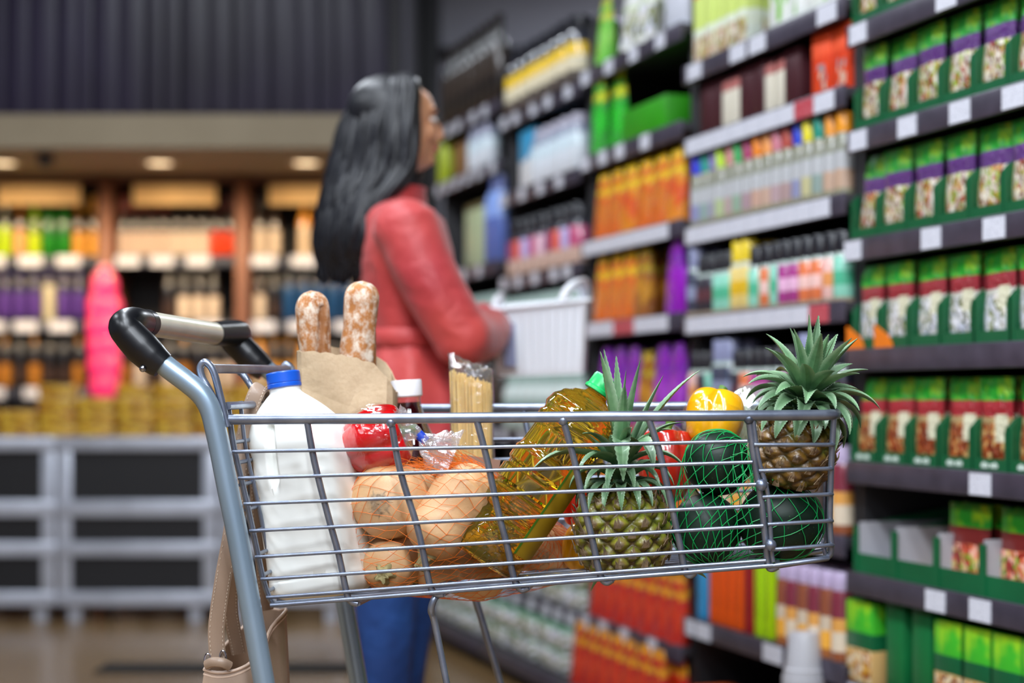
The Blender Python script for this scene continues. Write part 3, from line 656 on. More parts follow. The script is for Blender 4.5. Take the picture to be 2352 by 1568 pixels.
# ---------------------------------------------------------------- metal counter (plane Y = 7.5)
CY = 7.5
M_alu = surf('counter_metal', rgb('#b0b4bf'), rgb('#bfc4d0'), .30, 6, .02, metal=.3)
M_dpan = plain('counter_panel_dark', '#0e0e12', .5, var=.05)
def counter(xa, xb, lab, legs):
    u = thing('metal_counter', lab, 'counter', (xa, CY, 0)); L = xb-xa
    obj('counter_top', bb((0, -.015, bz(1034, CY)), (L, .62, bz(1004, CY)), bevel=.004), M_alu, u)
    for ya, yb in ((1186, 1148), (1277, 1243), (1391, 1357)): obj('rail', bb((0, -.012, bz(ya, CY)), (L, .018, bz(yb, CY)), bevel=.004), M_alu, u)
    for xx in (.033, L-.033): obj('post', bb((xx-.03, -.006, bz(1391, CY)), (xx+.03, .054, bz(1030, CY)), bevel=.003), M_alu, u)
    for ya, yb in ((1150, 1032), (1245, 1184), (1359, 1275)): obj('panel', bb((.06, .012, bz(ya, CY)), (L-.06, .03, bz(yb, CY))), M_dpan, u)
    for xx in legs: obj('leg', bb((xx-.028, .01, 0), (xx+.028, .066, bz(1389, CY))), M_alu, u)
    for xx in (.1, L-.1): obj('leg', bb((xx-.028, .52, 0), (xx+.028, .576, bz(1034, CY))), M_alu, u)
    return u
counter(bx(-520, CY), bx(129, CY), 'metal counter with dark panels at the left edge', [.2, bx(92, CY)-bx(-520, CY)])
counter(bx(131, CY), bx(500, CY), 'metal counter with dark panels left of the trolley', [bx(170, CY)-bx(131, CY), bx(448, CY)-bx(131, CY)])
counter(bx(502, CY), bx(800, CY), 'metal counter with dark panels seen through the trolley rear', [.08, bx(760, CY)-bx(502, CY)])
# yellow packets and loose goods on the counter
M_yel = pack('packet_yellow', [(0, rgb('#c88a10')), (.3, rgb('#d8a820')), (.6, rgb('#a87414'))], [rgb(h) for h in ('#d8a820', '#b87a18', '#e0b840', '#8a5a18', '#d09a20')], (.05, .95), wob=.4, rough=.35, pscale=6)
yb = proto(make_carton('food_packet', .16, .12, .055, M_yel, .01))
zt = bz(1004, CY)+.0005
for c in range(-3, 6):
    for k in range(4 if c != 0 else 3):
        if c < -1 and k > 1: continue
        X = bx(170, CY)+c*.125*1.02 if False else bx(200, CY)+c*.17
        d = dup(yb, (X+random.uniform(-.006, .006), CY+.14+random.uniform(0, .02), zt+k*.0565), (0, 0, random.uniform(-.03, .03)), 'yellow printed packet in the stacks on the metal counter', 'yellow packets on the counter'); d['category'] = 'packet'
# ================================================================ the shopper
WY = 4.0
def wp_(px, py, dy=0): return P(px, py, WY+dy)
W0 = Vector((wp_(900, 903).x, WY, 0))
wom = thing('person', 'long haired woman in coral red coat and blue jeans reaching toward the shelf', 'person', W0)
def wl(px, py, dy=0): return wp_(px, py, dy)-W0
def ell(bm, c, r, rot=None):
    rr = bmesh.ops.create_uvsphere(bm, u_segments=20, v_segments=14, radius=1); M = Matrix.Translation(c) @ (rot or Matrix.Identity(4)) @ Matrix.Diagonal((*r, 1))
    bmesh.ops.transform(bm, matrix=M, verts=rr['verts'])
def remesh(name, bm, mat, parent, vox, smooth=6, subd=0):
    me = bpy.data.meshes.new(name); bm.to_mesh(me); bm.free(); o = bpy.data.objects.new(name, me); COL.objects.link(o)
    r = o.modifiers.new('r', 'REMESH'); r.mode = 'VOXEL'; r.voxel_size = vox
    s = o.modifiers.new('s', 'SMOOTH'); s.factor = .5; s.iterations = smooth
    dg = bpy.context.evaluated_depsgraph_get(); m2 = bpy.data.meshes.new_from_object(o.evaluated_get(dg)); o.modifiers.clear(); o.data = m2
    bpy.data.meshes.remove(me); m2.materials.clear(); m2.materials.append(mat)
    for p in m2.polygons: p.use_smooth = True
    o.parent = parent; return o
M_skin = plain('skin', '#c48c68', .5, var=.08, scale=20, Subsurface_Weight=.1, Subsurface_Radius=(.01, .004, .002))
yaw = Matrix.Rotation(math.radians(17), 4, 'Z')
hc = wl(912, 285)                     # head centre
b = bmesh.new()
def H(x, y, z): return hc+(yaw @ Vector((x, y, z)))
ell(b, H(-.012, 0, .022), (.092, .073, .085)); ell(b, H(.028, 0, -.035), (.052, .058, .078)); ell(b, H(.052, 0, -.078), (.026, .03, .026)); ell(b, H(.048, 0, .028), (.040, .055, .055))
sweep(b, [H(.082, 0, .018), H(.096, 0, -.006), H(.103, 0, -.022), H(.086, 0, -.032)], [.007, .011, .012, .009], 10)   # nose
ell(b, H(.086, 0, -.046), (.012, .022, .007)); ell(b, H(.083, 0, -.057), (.012, .02, .007)); ell(b, H(.074, 0, -.068), (.012, .02, .012)); ell(b, H(.078, 0, -.08), (.012, .016, .012))
for s_ in (-1, 1): ell(b, H(.058, s_*.033, -.02), (.026, .02, .024)); ell(b, H(-.005, s_*.074, -.01), (.016, .008, .028)); ell(b, H(.078, s_*.03, .03), (.010, .022, .007))
sweep(b, [H(-.02, 0, -.05), H(-.03, 0, -.12), H(-.045, 0, -.20)], [.052, .050, .06], 14)
# shoulders, torso, arms, hands, legs all in the same surface
sh = wl(925, 500)
sweep(b, [wl(915, 470), wl(925, 560), wl(940, 700), wl(945, 780), wl(948, 900)], [(.05, .10), (.085, .17), (.075, .145), (.07, .125), (.09, .15)], 20, up=(1, 0, 0))
armR = [wl(932, 512, -.165), wl(985, 640, -.19), wl(1062, 775, -.19)]; foreR = [wl(1062, 775, -.19), wl(1105, 770, -.06), wl(1140, 745, .08)]
armL = [wl(937, 512, .165), wl(975, 640, .20), wl(1030, 765, .20)]; foreL = [wl(1030, 765, .20), wl(1082, 752, .28), wl(1130, 730, .36)]
for a, f in ((armR, foreR), (armL, foreL)):
    sweep(b, catmull(a), [.045, .04, .036], 12); sweep(b, catmull(f), [.036, .03, .024], 12)
def hand(b, p, d, up, curl=.6, s_=1):
    d = d.normalized(); side = d.cross(up).normalized(); up = side.cross(d).normalized()
    sweep(b, [p-d*.01, p+d*.035, p+d*.078], [(.024, .013), (.036, .014), (.036, .011)], 12, up=side)
    for k in range(4):
        o_ = p+d*.074+side*((k-1.5)*.019); L = (.062, .07, .066, .052)[k]; pts = [o_]; dd = d.copy()
        for j in range(3): dd = (dd-up*curl*.75).normalized(); pts.append(pts[-1]+dd*L/3)
        sweep(b, catmull(pts, 3), [.0088, .0080, .0068], 8)
    t0 = p+d*.03+side*s_*.033; pts = [t0, t0+d*.022+side*s_*.018-up*.008, t0+d*.048+side*s_*.02-up*.022]
    sweep(b, catmull(pts, 3), [.0105, .009, .0078], 8)
hand(b, foreR[-1], foreR[-1]-foreR[-2], Vector((0, 0, 1)), .75); hand(b, foreL[-1], foreL[-1]-foreL[-2], Vector((0, 0, 1)), .5)
legs = []
for s_, ox in ((-1, 0), (1, 1)):
    L = [wl(935+ox*25, 930, s_*.085), wl(888+ox*45, 1250, s_*.095), wl(886+ox*48, 1380, s_*.095), wl(882+ox*34, 1560, s_*.09), wl(872+ox*40, 1780, s_*.09)]
    legs.append(L); sweep(b, catmull(L), [(.085, .08), (.062, .062), (.055, .055), (.05, .05), (.036, .036)], 14)
    ft = L[-1].copy(); sweep(b, [ft+Vector((-.03, 0, -.03)), ft+Vector((.05, 0, -.05)), Vector((ft.x+.15, ft.y, .03))], [.036, .034, .022], 12)
    legs[-1] = L
remesh('body', b, M_skin, wom, .0055, 5)
# face
M_eye = plain('eye_white', '#cfc6bf', .35); M_iris = plain('iris_brown', '#24140c', .15); M_lip = plain('lips', '#a04a48', .4)
for s_ in (-1, 1):
    b = bmesh.new(); ell(b, H(.0745, s_*.031, .008), (.0115, .0125, .0070)); e = obj('eye', b, M_eye, wom)
    b = bmesh.new(); ell(b, H(.0832, s_*.031, .008), (.0040, .007, .0062)); obj('iris', b, M_iris, e)
b = bmesh.new(); ell(b, H(.0905, 0, -.047), (.010, .02, .0055)); ell(b, H(.0875, 0, -.056), (.010, .019, .006)); obj('lips', b, M_lip, wom)
for s_ in (-1, 1):
    b = bmesh.new(); sweep(b, catmull([H(.089, s_*.018, .028), H(.084, s_*.035, .034), H(.070, s_*.050, .029)], 4), [.003, .0035, .0015], 6); obj('eyebrow', b, plain('brow', '#140e0c', .6), wom)
# coat: coral red, belted, one surface
t = NT('coat_coral'); c = t.mix(t.ramp(t.noise(5, 3), [(.35, (0, 0, 0)), (.7, (1, 1, 1))]), rgb('#ad2f36'), rgb('#c4443f'))
wv = t.n('TexNoise', Scale=14, Detail=3, Distortion=.6); t.t.links.new(t.tc(), wv.inputs['Vector']); t.bump(wv.outputs[0], .5, .02)
M_coat = t.fin(c, .55, 0, Sheen_Weight=.2)
b = bmesh.new()
tor = [(890, 448, .050, .075), (905, 470, .066, .110), (925, 505, .095, .185), (930, 580, .112, .185), (932, 660, .108, .165), (935, 740, .092, .148), (938, 778, .088, .142), (945, 830, .108, .165), (952, 900, .128, .185), (955, 1000, .142, .20), (955, 1150, .155, .215)]
def fold(a, py): return 1+(.035*math.sin(a*9+py*.01) if py > 800 else .012*math.sin(a*5+py*.03))
b2 = [[wl(cx, py)+Vector((rx*math.cos(a)*fold(a, py), ry*math.sin(a)*fold(a, py), 0)) for a in [2*PI*k/48 for k in range(48)]] for cx, py, rx, ry in tor]
loft(b, b2)
for a, f in ((armR, foreR), (armL, foreL)):
    f2 = [f[0], f[1], f[1].lerp(f[2], .75)]
    sweep(b, catmull(a), [.072, .068, .064], 18); sweep(b, catmull(f2), [.066, .058, .047], 18); ell(b, a[0]+Vector((0, 0, -.012)), (.074, .068, .066)); ell(b, a[-1], (.066, .066, .066))
for k in range(5):   # sleeve creases at the elbow
    p = armR[1].lerp(armR[2], .2+.18*k); ell(b, p+Vector((-.012+.006*(k % 2), 0, 0)), (.073, .070, .013), Matrix.Rotation(.6, 4, 'Y'))
coat = remesh('coat', b, M_coat, wom, .008, 3)
b = bmesh.new(); sweep(b, [wl(938, 778)+Vector((.100*math.cos(a), .155*math.sin(a), .0)) for a in [2*PI*k/40 for k in range(40)]], [(.006, .02)]*40, 8, up=(1, 0, 0), closed=True); obj('belt', b, M_coat, wom)
b = bmesh.new()   # stand-up collar
loft(b, [[wl(900, 470+dz)+Vector((r_*1.0*math.cos(a), r_*1.15*math.sin(a), 0)) for a in [2*PI*k/30 for k in range(30)]] for dz, r_ in ((6, .082), (-25, .078), (-38, .080), (-38, .073), (-20, .070), (6, .07))], cap=False); obj('collar', b, M_coat, wom)
# jeans
t = NT('jeans_blue'); c = t.mix(t.ramp(t.noise(7, 4), [(.4, (0, 0, 0)), (.75, (1, 1, 1))]), rgb('#0a2f68'), rgb('#1c4c92')); wv = t.n('TexNoise', Scale=16, Detail=2); t.t.links.new(t.tc(), wv.inputs['Vector']); t.bump(wv.outputs[0], .5, .02)
b = bmesh.new()
for L in legs: sweep(b, catmull(L), [(.105, .095), (.078, .078), (.070, .070), (.060, .060), (.048, .048)], 18)
ell(b, wl(948, 930), (.115, .165, .10)); remesh('jeans', b, t.fin(c, .8), wom, .009, 3)
for L in legs:
    ft = L[-1]; b = bmesh.new()
    loft(b, [[Vector((ft.x+x, ft.y+w_*math.cos(a), max(.004, zc+h_*math.sin(a)))) for a in [2*PI*k/16 for k in range(16)]] for x, w_, zc, h_ in ((-.075, .026, .05, .05), (-.05, .036, .055, .056), (0, .038, .055, .056), (.06, .042, .04, .04), (.12, .044, .03, .03), (.165, .034, .024, .024), (.185, .015, .018, .014))])
    obj('shoe', b, plain('shoe_dark', '#1a1614', .4), wom)
# hair: a cap over the skull and many tapering locks falling to the waist
t = NT('hair_black'); mp = t.n('Mapping'); t.set(mp, 'Scale', (60, 60, 3)); t.t.links.new(t.tc(), mp.inputs[0]); nz = t.n('TexNoise', Scale=1, Detail=3); t.t.links.new(mp.outputs[0], nz.inputs['Vector']); t.bump(nz.outputs[0], .5, .004)
M_hair = t.fin(t.ramp(nz.outputs[0], [(.3, rgb('#08080c')), (.7, rgb('#15171f'))]), .42, 0, Anisotropic=.4, Specular_IOR_Level=.5)
b = bmesh.new(); PYS = (180, 205, 290, 400, 480, 560, 655); XRS = (930, 956, 956, 950, 888, 868, 840); XLS = (885, 838, 790, 757, 742, 730, 742); RS = (.012, .066, .092, .097, .11, .115, .10)
for k in range(190):
    f = ((k*.61803) % 1); s_ = -1 if k % 2 else 1; q = random.random(); pts = []
    for i, py in enumerate(PYS):
        px = XRS[i]+(XLS[i]-XRS[i])*f+(4 if i > 3 else 1)*random.uniform(-1, 1)
        if i == 6: py -= 65*q*(1-.5*f); px += 8*(q-.5)
        p = wl(px, py+12*(f-.3)*(i < 2)); p.y += s_*RS[i]*math.cos(f*PI/2)**.6*(.82+.18*q); pts.append(p)
    pts = catmull(pts, 4); pts = [p+Vector((.004*math.sin(i*.8+k), .004*math.cos(i*.7+k*2), 0))*min(1, i/8) for i, p in enumerate(pts)]
    sweep(b, pts, [.010, .012, .012, .013, .013, .012, .0025], 6)
ell(b, H(-.026, 0, .026), (.090, .074, .084)); ell(b, H(-.055, 0, -.04), (.060, .055, .10))
obj('hair', b, M_hair, wom, angle=70)
# white ribbed basket carried by the woman
M_wpl = plain('plastic_white', '#f2f5fb', .4, var=.02)
BYY = WY+.10
def bp(px, py, dy=0): return P(px, py, BYY+dy)
c0 = bp(1236, 868); bkt = thing('carrying_basket', 'white ribbed plastic basket held in front of the woman in the red coat', 'basket', c0)
def bl(px, py, dy=0): return bp(px, py, dy)-c0
b = bmesh.new()
base = [bl(1142, 866, -.02), bl(1338, 858, -.02), bl(1345, 850, .24), bl(1155, 858, .24)]; top = [bl(1128, 712, -.05), bl(1346, 690, -.05), bl(1352, 688, .28), bl(1140, 706, .28)]
def lerpq(t_): return [a.lerp(c_, t_) for a, c_ in zip(base, top)]
def ring(q, inset=0):
    c_ = sum(q, Vector())/4; q = [v+(c_-v).normalized()*inset for v in q]; r = []
    for i in range(4):
        for j in range(8): r.append(q[i].lerp(q[(i+1) % 4], j/8))
    return r
loft(b, [ring(lerpq(0)), ring(lerpq(.3)), ring(lerpq(.7)), ring(lerpq(1)), ring(lerpq(1), .006), ring(lerpq(.7), .006), ring(lerpq(.02), .006)], cap=True)
obj('tub', b, M_wpl, bkt)
b = bmesh.new(); q = lerpq(1.0)
sweep(b, [v for v in ring(q)], [(.006, .012)]*32, 8, up=(0, 0, 1), closed=True); obj('rim', b, M_wpl, bkt)
for k in range(11):
    f = (k+.5)/11; a = base[0].lerp(base[1], f)+Vector((0, -.003, .008)); c_ = top[0].lerp(top[1], f)+Vector((0, -.003, -.012))
    b = bmesh.new(); sweep(b, [a, c_], [(.004, .0035)]*2, 6, up=(0, 1, 0)); obj('rib', b, M_wpl, bkt)
b = bmesh.new(); pl = [bl(1158, 842, -.048), bl(1186, 840, -.048), bl(1182, 742, -.056), bl(1152, 745, -.056)]
loft(b, [pl, [v+Vector((0, .004, 0)) for v in pl]]); obj('paper_label', b, plain('label_blue_grey', '#9aa4cc', .5), bkt)
b = bmesh.new(); sweep(b, catmull([bl(1292, 690, -.045), bl(1302, 668, -.04), bl(1318, 655, -.02), bl(1335, 652, .10), bl(1342, 660, .22), bl(1346, 688, .275)], 6), [(.010, .018)]*31, 10, up=(1, 0, 0)); obj('handle', b, M_wpl, bkt)
b = bmesh.new(); sweep(b, catmull([bl(1136, 705, -.045), bl(1140, 690, .0), bl(1150, 682, .12), bl(1150, 690, .25), bl(1145, 702, .27)], 6), [(.008, .012)]*25, 8, up=(1, 0, 0)); obj('handle', b, M_wpl, bkt)
# ================================================================ ceiling lights
def fixture(x, y, L, rz, i):
    f = thing('unseen_ceiling_light', 'unseen long fluorescent ceiling light over the shop', 'lamp', (x, y, 3.45), (0, 0, rz), 'ceiling lights')
    obj('housing', bb((-.10, -L/2, 0), (.10, L/2, .12), bevel=.01), plain('lamp_housing', '#c8c8cc', .4), f)
    obj('diffuser', bb((-.085, -L/2+.02, -.03), (.085, L/2-.02, 0), bevel=.01), emit('tube_glow', (.86, .92, 1), LIGHT*3.0), f)
    ad = bpy.data.lights.new('tube_light', 'AREA'); ad.shape = 'RECTANGLE'; ad.size = .17; ad.size_y = L; ad.energy = LIGHT*24*L*i; ad.color = (.86, .92, 1)
    ao = bpy.data.objects.new('tube_light', ad); COL.objects.link(ao); ao.location = (0, 0, -.035); ao.parent = f
LIGHT = 1.9
for x, y, pw in ((-.15, .3, 1.0), (-.55, 2.1, .75), (-.95, 4.0, .6), (.45, .9, .5), (-1.5, 5.9, .7), (-2.6, 3.0, .6), (-2.9, .3, .7), (.2, -1.5, 1.5), (-1.4, -1.2, 1.5), (1.3, -1.0, .9), (1.1, 8.3, 1.3)):  # row behind camera added as fill, last one added to brighten back wall
    fixture(x, y, 1.5, math.atan2(.299, .954), pw)
# ================================================================ the trolley
YR = lambda px: 2.40-(px-520)/1400*.06
def N(px, py, dy=0): return P(px, py, YR(px)+dy)
C0 = Vector((.02, 2.6, 0))
cart = thing('shopping_trolley', 'grey wire shopping trolley full of groceries with black grips on its handle', 'shopping trolley', C0)
def cl(pts): return [Vector(p)-C0 for p in pts]
t = NT('trolley_metal'); nz = t.noise(30, 4)
M_wire = t.fin(t.ramp(nz, [(.3, rgb('#70788a')), (.7, rgb('#8e97a8'))]), .34, .75, Coat_Weight=.25); t.bump(t.noise(160, 3), .12, .0006)
t = NT('trolley_frame'); M_frame = t.fin(t.ramp(t.noise(6, 3), [(.3, rgb('#8aa0b2')), (.7, rgb('#9cb1c2'))]), .33, .6, Coat_Weight=.35)
M_grip = plain('grip_black', '#0b0c10', .33, var=.05); M_cream = plain('handle_silver', '#dad5c2', .25, .1, var=.06, scale=(30), Coat_Weight=.3)
LAT = Vector((.15, 1, 0))
def wid(px): return .48-(px-520)/1400*.10      # how wide the basket is at that column
def far(p, px, inset=0): return p+LAT*(wid(px)-inset)
def tube(name, pts, r, m=None, seg=10, parent=None, **k):
    b = bmesh.new(); sweep(b, cl(pts), r, seg, **k); return obj(name, b, m or M_wire, parent or cart, angle=50)
# near rim, far rim, nose rim
rimN = [N(520, 963), N(900, 961), N(1400, 956), N(1895, 953)]
def zf(p): return Vector((p.x, p.y, p.z+.010))
tube('rim', [N(510, 964)]+rimN+[N(1912, 952, .012), N(1921, 951, .04), zf(far(N(1915, 951), 1915, .03)), zf(far(N(1900, 951), 1900, 0)), zf(far(N(1400, 956), 1400)), zf(far(N(900, 961), 900)), zf(far(N(520, 963), 520))], .0072, seg=14)
# side wall uprights (hooked under the basket) — near ones traced, far ones mirrored across the width
V = [[(705, 966), (722, 1060), (753, 1183), (778, 1274), (796, 1361), (806, 1380), (822, 1386)],
     [(898, 966), (919, 1080), (959, 1211), (977, 1294), (988, 1345), (1000, 1363), (1018, 1364)],
     [(1095, 964), (1119, 1057), (1143, 1169), (1165, 1254), (1180, 1325), (1196, 1353), (1213, 1349)],
     [(1293, 962), (1319, 1057), (1340, 1155), (1362, 1246), (1378, 1318), (1392, 1337), (1406, 1331)],
     [(1490, 961), (1513, 1032), (1538, 1139), (1562, 1251), (1572, 1305), (1583, 1321), (1596, 1314)],
     [(1720, 959), (1732, 1052), (1747, 1139), (1759, 1247), (1764, 1296), (1772, 1306), (1786, 1300)]]
def bot(py, ytop=963): return .03*max(0, min(1, (py-ytop)/(1390-ytop)))   # sides lean inwards toward the floor
pn = thing
sideN = bmesh.new(); sideF = bmesh.new(); flo = bmesh.new()
wire_r = .0047
for v in V:
    pts = [N(x, y, bot(y)) for x, y in v]; ptsF = [far(p, x)-LAT*2*bot(y) + Vector((0, 0, .01 if i == 0 else 0)) for i, (p, (x, y)) in enumerate(zip(pts, v))]
    sweep(sideN, cl(catmull(pts, 4)), wire_r, 8); sweep(sideF, cl(catmull(ptsF, 4)), wire_r, 8)
    sweep(flo, cl([pts[-1], ptsF[-1]]), wire_r*.8, 8)
# welded blobs at rim
for v in V[1::2]+[V[5]]:
    p = N(*v[0])-C0; r = bmesh.ops.create_uvsphere(sideN, u_segments=10, v_segments=8, radius=.0072); bmesh.ops.translate(sideN, vec=p+Vector((0, -.001, -.002)), verts=r['verts'])
LR = [((534, 1037), (1716, 1013)), ((547, 1098), (1728, 1061)), ((560, 1157), (1739, 1112)), ((573, 1219), (1745, 1161)), ((586, 1279), (1753, 1207)), ((599, 1330), (1757, 1255)), ((612, 1372), (1759, 1287)), ((621, 1390), (1775, 1298))]
for i, (a, b_) in enumerate(LR):
    r = .0026 if i < 7 else .0032
    m = ((a[0]+b_[0])/2, (a[1]+b_[1])/2+(1.5 if i == 0 else 0)); o_ = -.0045
    pts = [N(a[0], a[1], bot(a[1])+o_), N(m[0], m[1], bot(m[1])+o_), N(b_[0], b_[1], bot(b_[1])+o_)]
    ptsF = [far(p, x)-LAT*2*(bot(y)+o_) for p, (x, y) in zip(pts, (a, m, b_))]
    sweep(sideN, cl(catmull(pts, 8)), r, 8); sweep(sideF, cl(catmull(ptsF, 8)), r, 8)
# nose: front section of the side and the front end
noseR = [((1732, 1021), (1915, 1021)), ((1743, 1081), (1911, 1076)), ((1751, 1141), (1911, 1135)), ((1763, 1204), (1911, 1196)), ((1770, 1262), (1913, 1252))]
nose = bmesh.new()
def nfar(px, py, dy=0): return far(N(px, py, bot(py)), px)-LAT*2*bot(py)
for i, (a, b_) in enumerate(noseR):
    A = N(*a, bot(a[1])-.004); B = N(b_[0]-10, b_[1], bot(b_[1])+.004); Cc = N(b_[0], b_[1], bot(b_[1])+.03); D = nfar(b_[0]-2, b_[1]); E = nfar(a[0], a[1])
    sweep(nose, cl(catmull([A, B], 2)+catmull([B, N(b_[0]-1, b_[1], bot(b_[1])+.011), Cc], 4)[1:]+[D-LAT*.02, D, E]), .0028, 8)
sweep(nose, cl(catmull([N(1730, 964, 0), N(1742, 1052, bot(1052)-.002), N(1764, 1139, bot(1139)-.002), N(1772, 1262, bot(1262)-.002), N(1776, 1290, .02)], 5)), .0033, 8)
for q in (0, .34, .67, 1):
    def L_(px, py): a = N(px, py, bot(py)+.014); f_ = nfar(px, py)-LAT*.01; return a.lerp(f_, q)
    sweep(nose, cl(catmull([L_(1915, 958)+Vector((0, 0, .004*q)), L_(1909, 1073), L_(1906, 1197), L_(1909, 1262), L_(1900, 1281)], 5)+[L_(1780, 1300)]), .0042 if q == 0 else .0036, 8)
sweep(nose, cl([N(1766, 1300, .02), N(1840, 1291, .022), N(1900, 1282, .03), nfar(1898, 1282), nfar(1770, 1300)]), .0036, 8)
for p in (N(1747, 1113, .01), N(1768, 1250, .015)):
    r = bmesh.ops.create_uvsphere(nose, u_segments=10, v_segments=8, radius=.008); bmesh.ops.translate(nose, vec=p-C0+Vector((0, -.008, 0)), verts=r['verts'])
# floor long wires
for k in range(12):
    q = (k+.3)/12.; a = N(615, 1391, .03); f_ = nfar(615, 1391); b_ = N(1775, 1299, .03); g = nfar(1775, 1299)
    sweep(flo, cl([a.lerp(f_, q)+Vector((0, 0, .002)), b_.lerp(g, q)+Vector((0, 0, .002))]), .0026, 6)
obj('side_panel', sideN, M_wire, cart, angle=50); obj('side_panel', sideF, M_wire, cart, angle=50); obj('basket_floor', flo, M_wire, cart, angle=50); obj('front_panel', nose, M_wire, cart, angle=50)
# rear gate
gate = bmesh.new()
ge = [(520, 975), (533, 1030), (560, 1145), (586, 1265), (600, 1330), (612, 1368), (625, 1391)]
for q in (.02, .13, .36, .6, .85, .98):
    pts = []
    for i, (x, y) in enumerate(ge):
        a = N(x, y, bot(y)); f_ = far(a, x)-LAT*2*bot(y); p = a.lerp(f_, q)+Vector((0, 0, .02 if i == 0 else 0)); pts.append(p)
    if q > .1: pts[0].z += .012
    sweep(gate, cl(catmull(pts, 4)), .0042 if q in (.02, .98) else .0030, 8)
for (x, y) in [(532, 1016), (540, 1063), (551, 1113), (564, 1170), (578, 1222), (590, 1272), (602, 1320), (611, 1358)]:
    a = N(x+1, y, bot(y)+.010); f_ = far(a, x)-LAT*2*bot(y)-LAT*.01
    sweep(gate, cl([a, f_+Vector((0, 0, .008))]), .0030, 8)
a = N(522, 932); sweep(gate, cl([a, far(a, 520)+Vector((0, 0, .004))]), .0056, 10)
obj('rear_gate', gate, M_wire, cart, angle=50)
# hinge loops and cross bar above the gate
def loop(o_):
    return [p+o_ for p in catmull([N(524, 980), N(508, 915), N(494, 860), N(482, 838), N(470, 832), N(461, 845), N(466, 868), N(480, 892), N(500, 935, .006), N(512, 970, .008)], 5)]
tube('hinge_loop', loop(Vector((0, -.004, 0))), .0052); tube('hinge_loop', loop(LAT*.44+Vector((-.012, 0, .004))), .0052)
a = N(474, 846); tube('cross_bar', [a+Vector((.004, .01, 0)), a+LAT*.455+Vector((-.006, 0, .004))], [(.0065, .0025)]*2, seg=10, up=(0, 0, 1))
tube('seat_wire', catmull([P(551, 856, 2.66), P(556, 858, 2.62), P(576, 886, 2.60), P(598, 930, 2.60)], 5), .0052)
# frame tubes
FY = 2.385
fr = [(345, 806), (378, 838), (430, 877), (462, 905), (483, 940), (495, 985), (506, 1035), (523, 1120), (544, 1222), (574, 1384), (607, 1568)]
fp = [P(x, y, FY) for x, y in fr]
end = fp[-1]+(fp[-1]-fp[-2]).normalized()*.40
lowN = [end, Vector((end.x+.03, end.y, .165)), Vector((end.x+.09, end.y, .145)), Vector((.25, end.y+.02, .15)), Vector((.40, end.y+.07, .15))]
Ffar = LAT*.48
tube('frame', catmull(fp+lowN, 5), .0148, M_frame, seg=18)
low2 = [p.copy() for p in lowN[:3]]+[Vector((.25-.072, end.y-.01, .15)), Vector((.40-.072, end.y-.08, .15))]
tube('frame', [p+Ffar for p in catmull(fp+low2, 5)], .0148, M_frame, seg=18)
a = Vector((.40, end.y+.07, .15)); tube('base_bar', [a, Vector((.40, end.y+.40, .15))], .0125, M_frame, seg=14)
a = lowN[2]; tube('base_bar', [a+Vector((.02, 0, 0)), a+Vector((.02, 0, 0))+Ffar], .0125, M_frame, seg=14)
# grips and handle bar
H0 = P(333, 742, 2.464); H1 = P(490, 766, 2.765)
tube('handle_bar', [H0-(H1-H0)*.06, H1+(H1-H0)*.0], .0178, M_cream, seg=24)
gp = [H0+(H1-H0)*.0, P(306, 739, 2.408), P(286, 748, 2.387), P(296, 766, 2.385), P(326, 798, 2.385), P(350, 821, 2.385), P(374, 840, 2.385)]
g = tube('grip', catmull(gp, 6), [.0185, .0205, .0215, .0222, .0236, .0222, .0185], M_grip, seg=24)
b = bmesh.new(); sweep(b, cl([H0-(H1-H0)*.03, H0+(H1-H0)*.035]), .0198, 24); obj('collar', b, M_grip, g)
b = bmesh.new(); r = bmesh.ops.create_uvsphere(b, u_segments=12, v_segments=8, radius=.005); bmesh.ops.translate(b, vec=P(328, 846, 2.37)-C0, verts=r['verts']); obj('screw', b, plain('screw_steel', '#9a9aa0', .2, 1), g)
gf = [H1.copy()]+[p+Ffar for p in gp[1:]]; gf[1] = gp[1]+Ffar+Vector((0, -.028, 0))
tube('grip', catmull(gf, 6), [.0190, .0215, .0225, .0225, .0236, .0222, .0185], M_grip, seg=24)
# struts from the basket down to the base
tube('strut', catmull([N(1006, 1366, .04), N(998, 1374, .03), N(990, 1400, .03), P(999, 1432, 2.42), P(1026, 1568, 2.42)], 5)+[P(1026, 1568, 2.42)+Vector((.02, 0, -.38)), Vector((.02, 2.42, .165))], .0048)
tube('strut', catmull([P(1078, 1330, 2.80), P(1083, 1352, 2.80), P(1095, 1385, 2.80), P(1150, 1568, 2.80)], 5)+[P(1150, 1568, 2.80)+Vector((.02, 0, -.33)), Vector((.08, 2.80, .165))], .0058)
tube('strut', [Vector((-.10, 2.43, .165)), Vector((.10, 2.43, .165)), Vector((.30, 2.50, .165))], .005)
# casters
M_rub = plain('caster_rubber', '#2a2b2e', .6)
for (x, y) in ((end.x+.06, end.y), (end.x+.06+.072, end.y+.48), (.39, end.y+.09), (.33, end.y+.42)):
    b = bmesh.new(); lathe(b, [(.012, -.012), (.046, -.012), (.055, -.008), (.055, .008), (.046, .012), (.012, .012)], 24); xf(b, Matrix.Translation(Vector((x-.02, y, .056))-C0) @ Matrix.Rotation(PI/2, 4, 'X')); wh = obj('caster_wheel', b, M_rub, cart)
    b = bmesh.new()
    for s_ in (-1, 1): box(b, Vector((x-.012, y+s_*.018, .09))-C0, (.03, .004, .085))
    box(b, Vector((x-.005, y, .133))-C0, (.04, .04, .006)); obj('caster_fork', b, M_wire, wh)
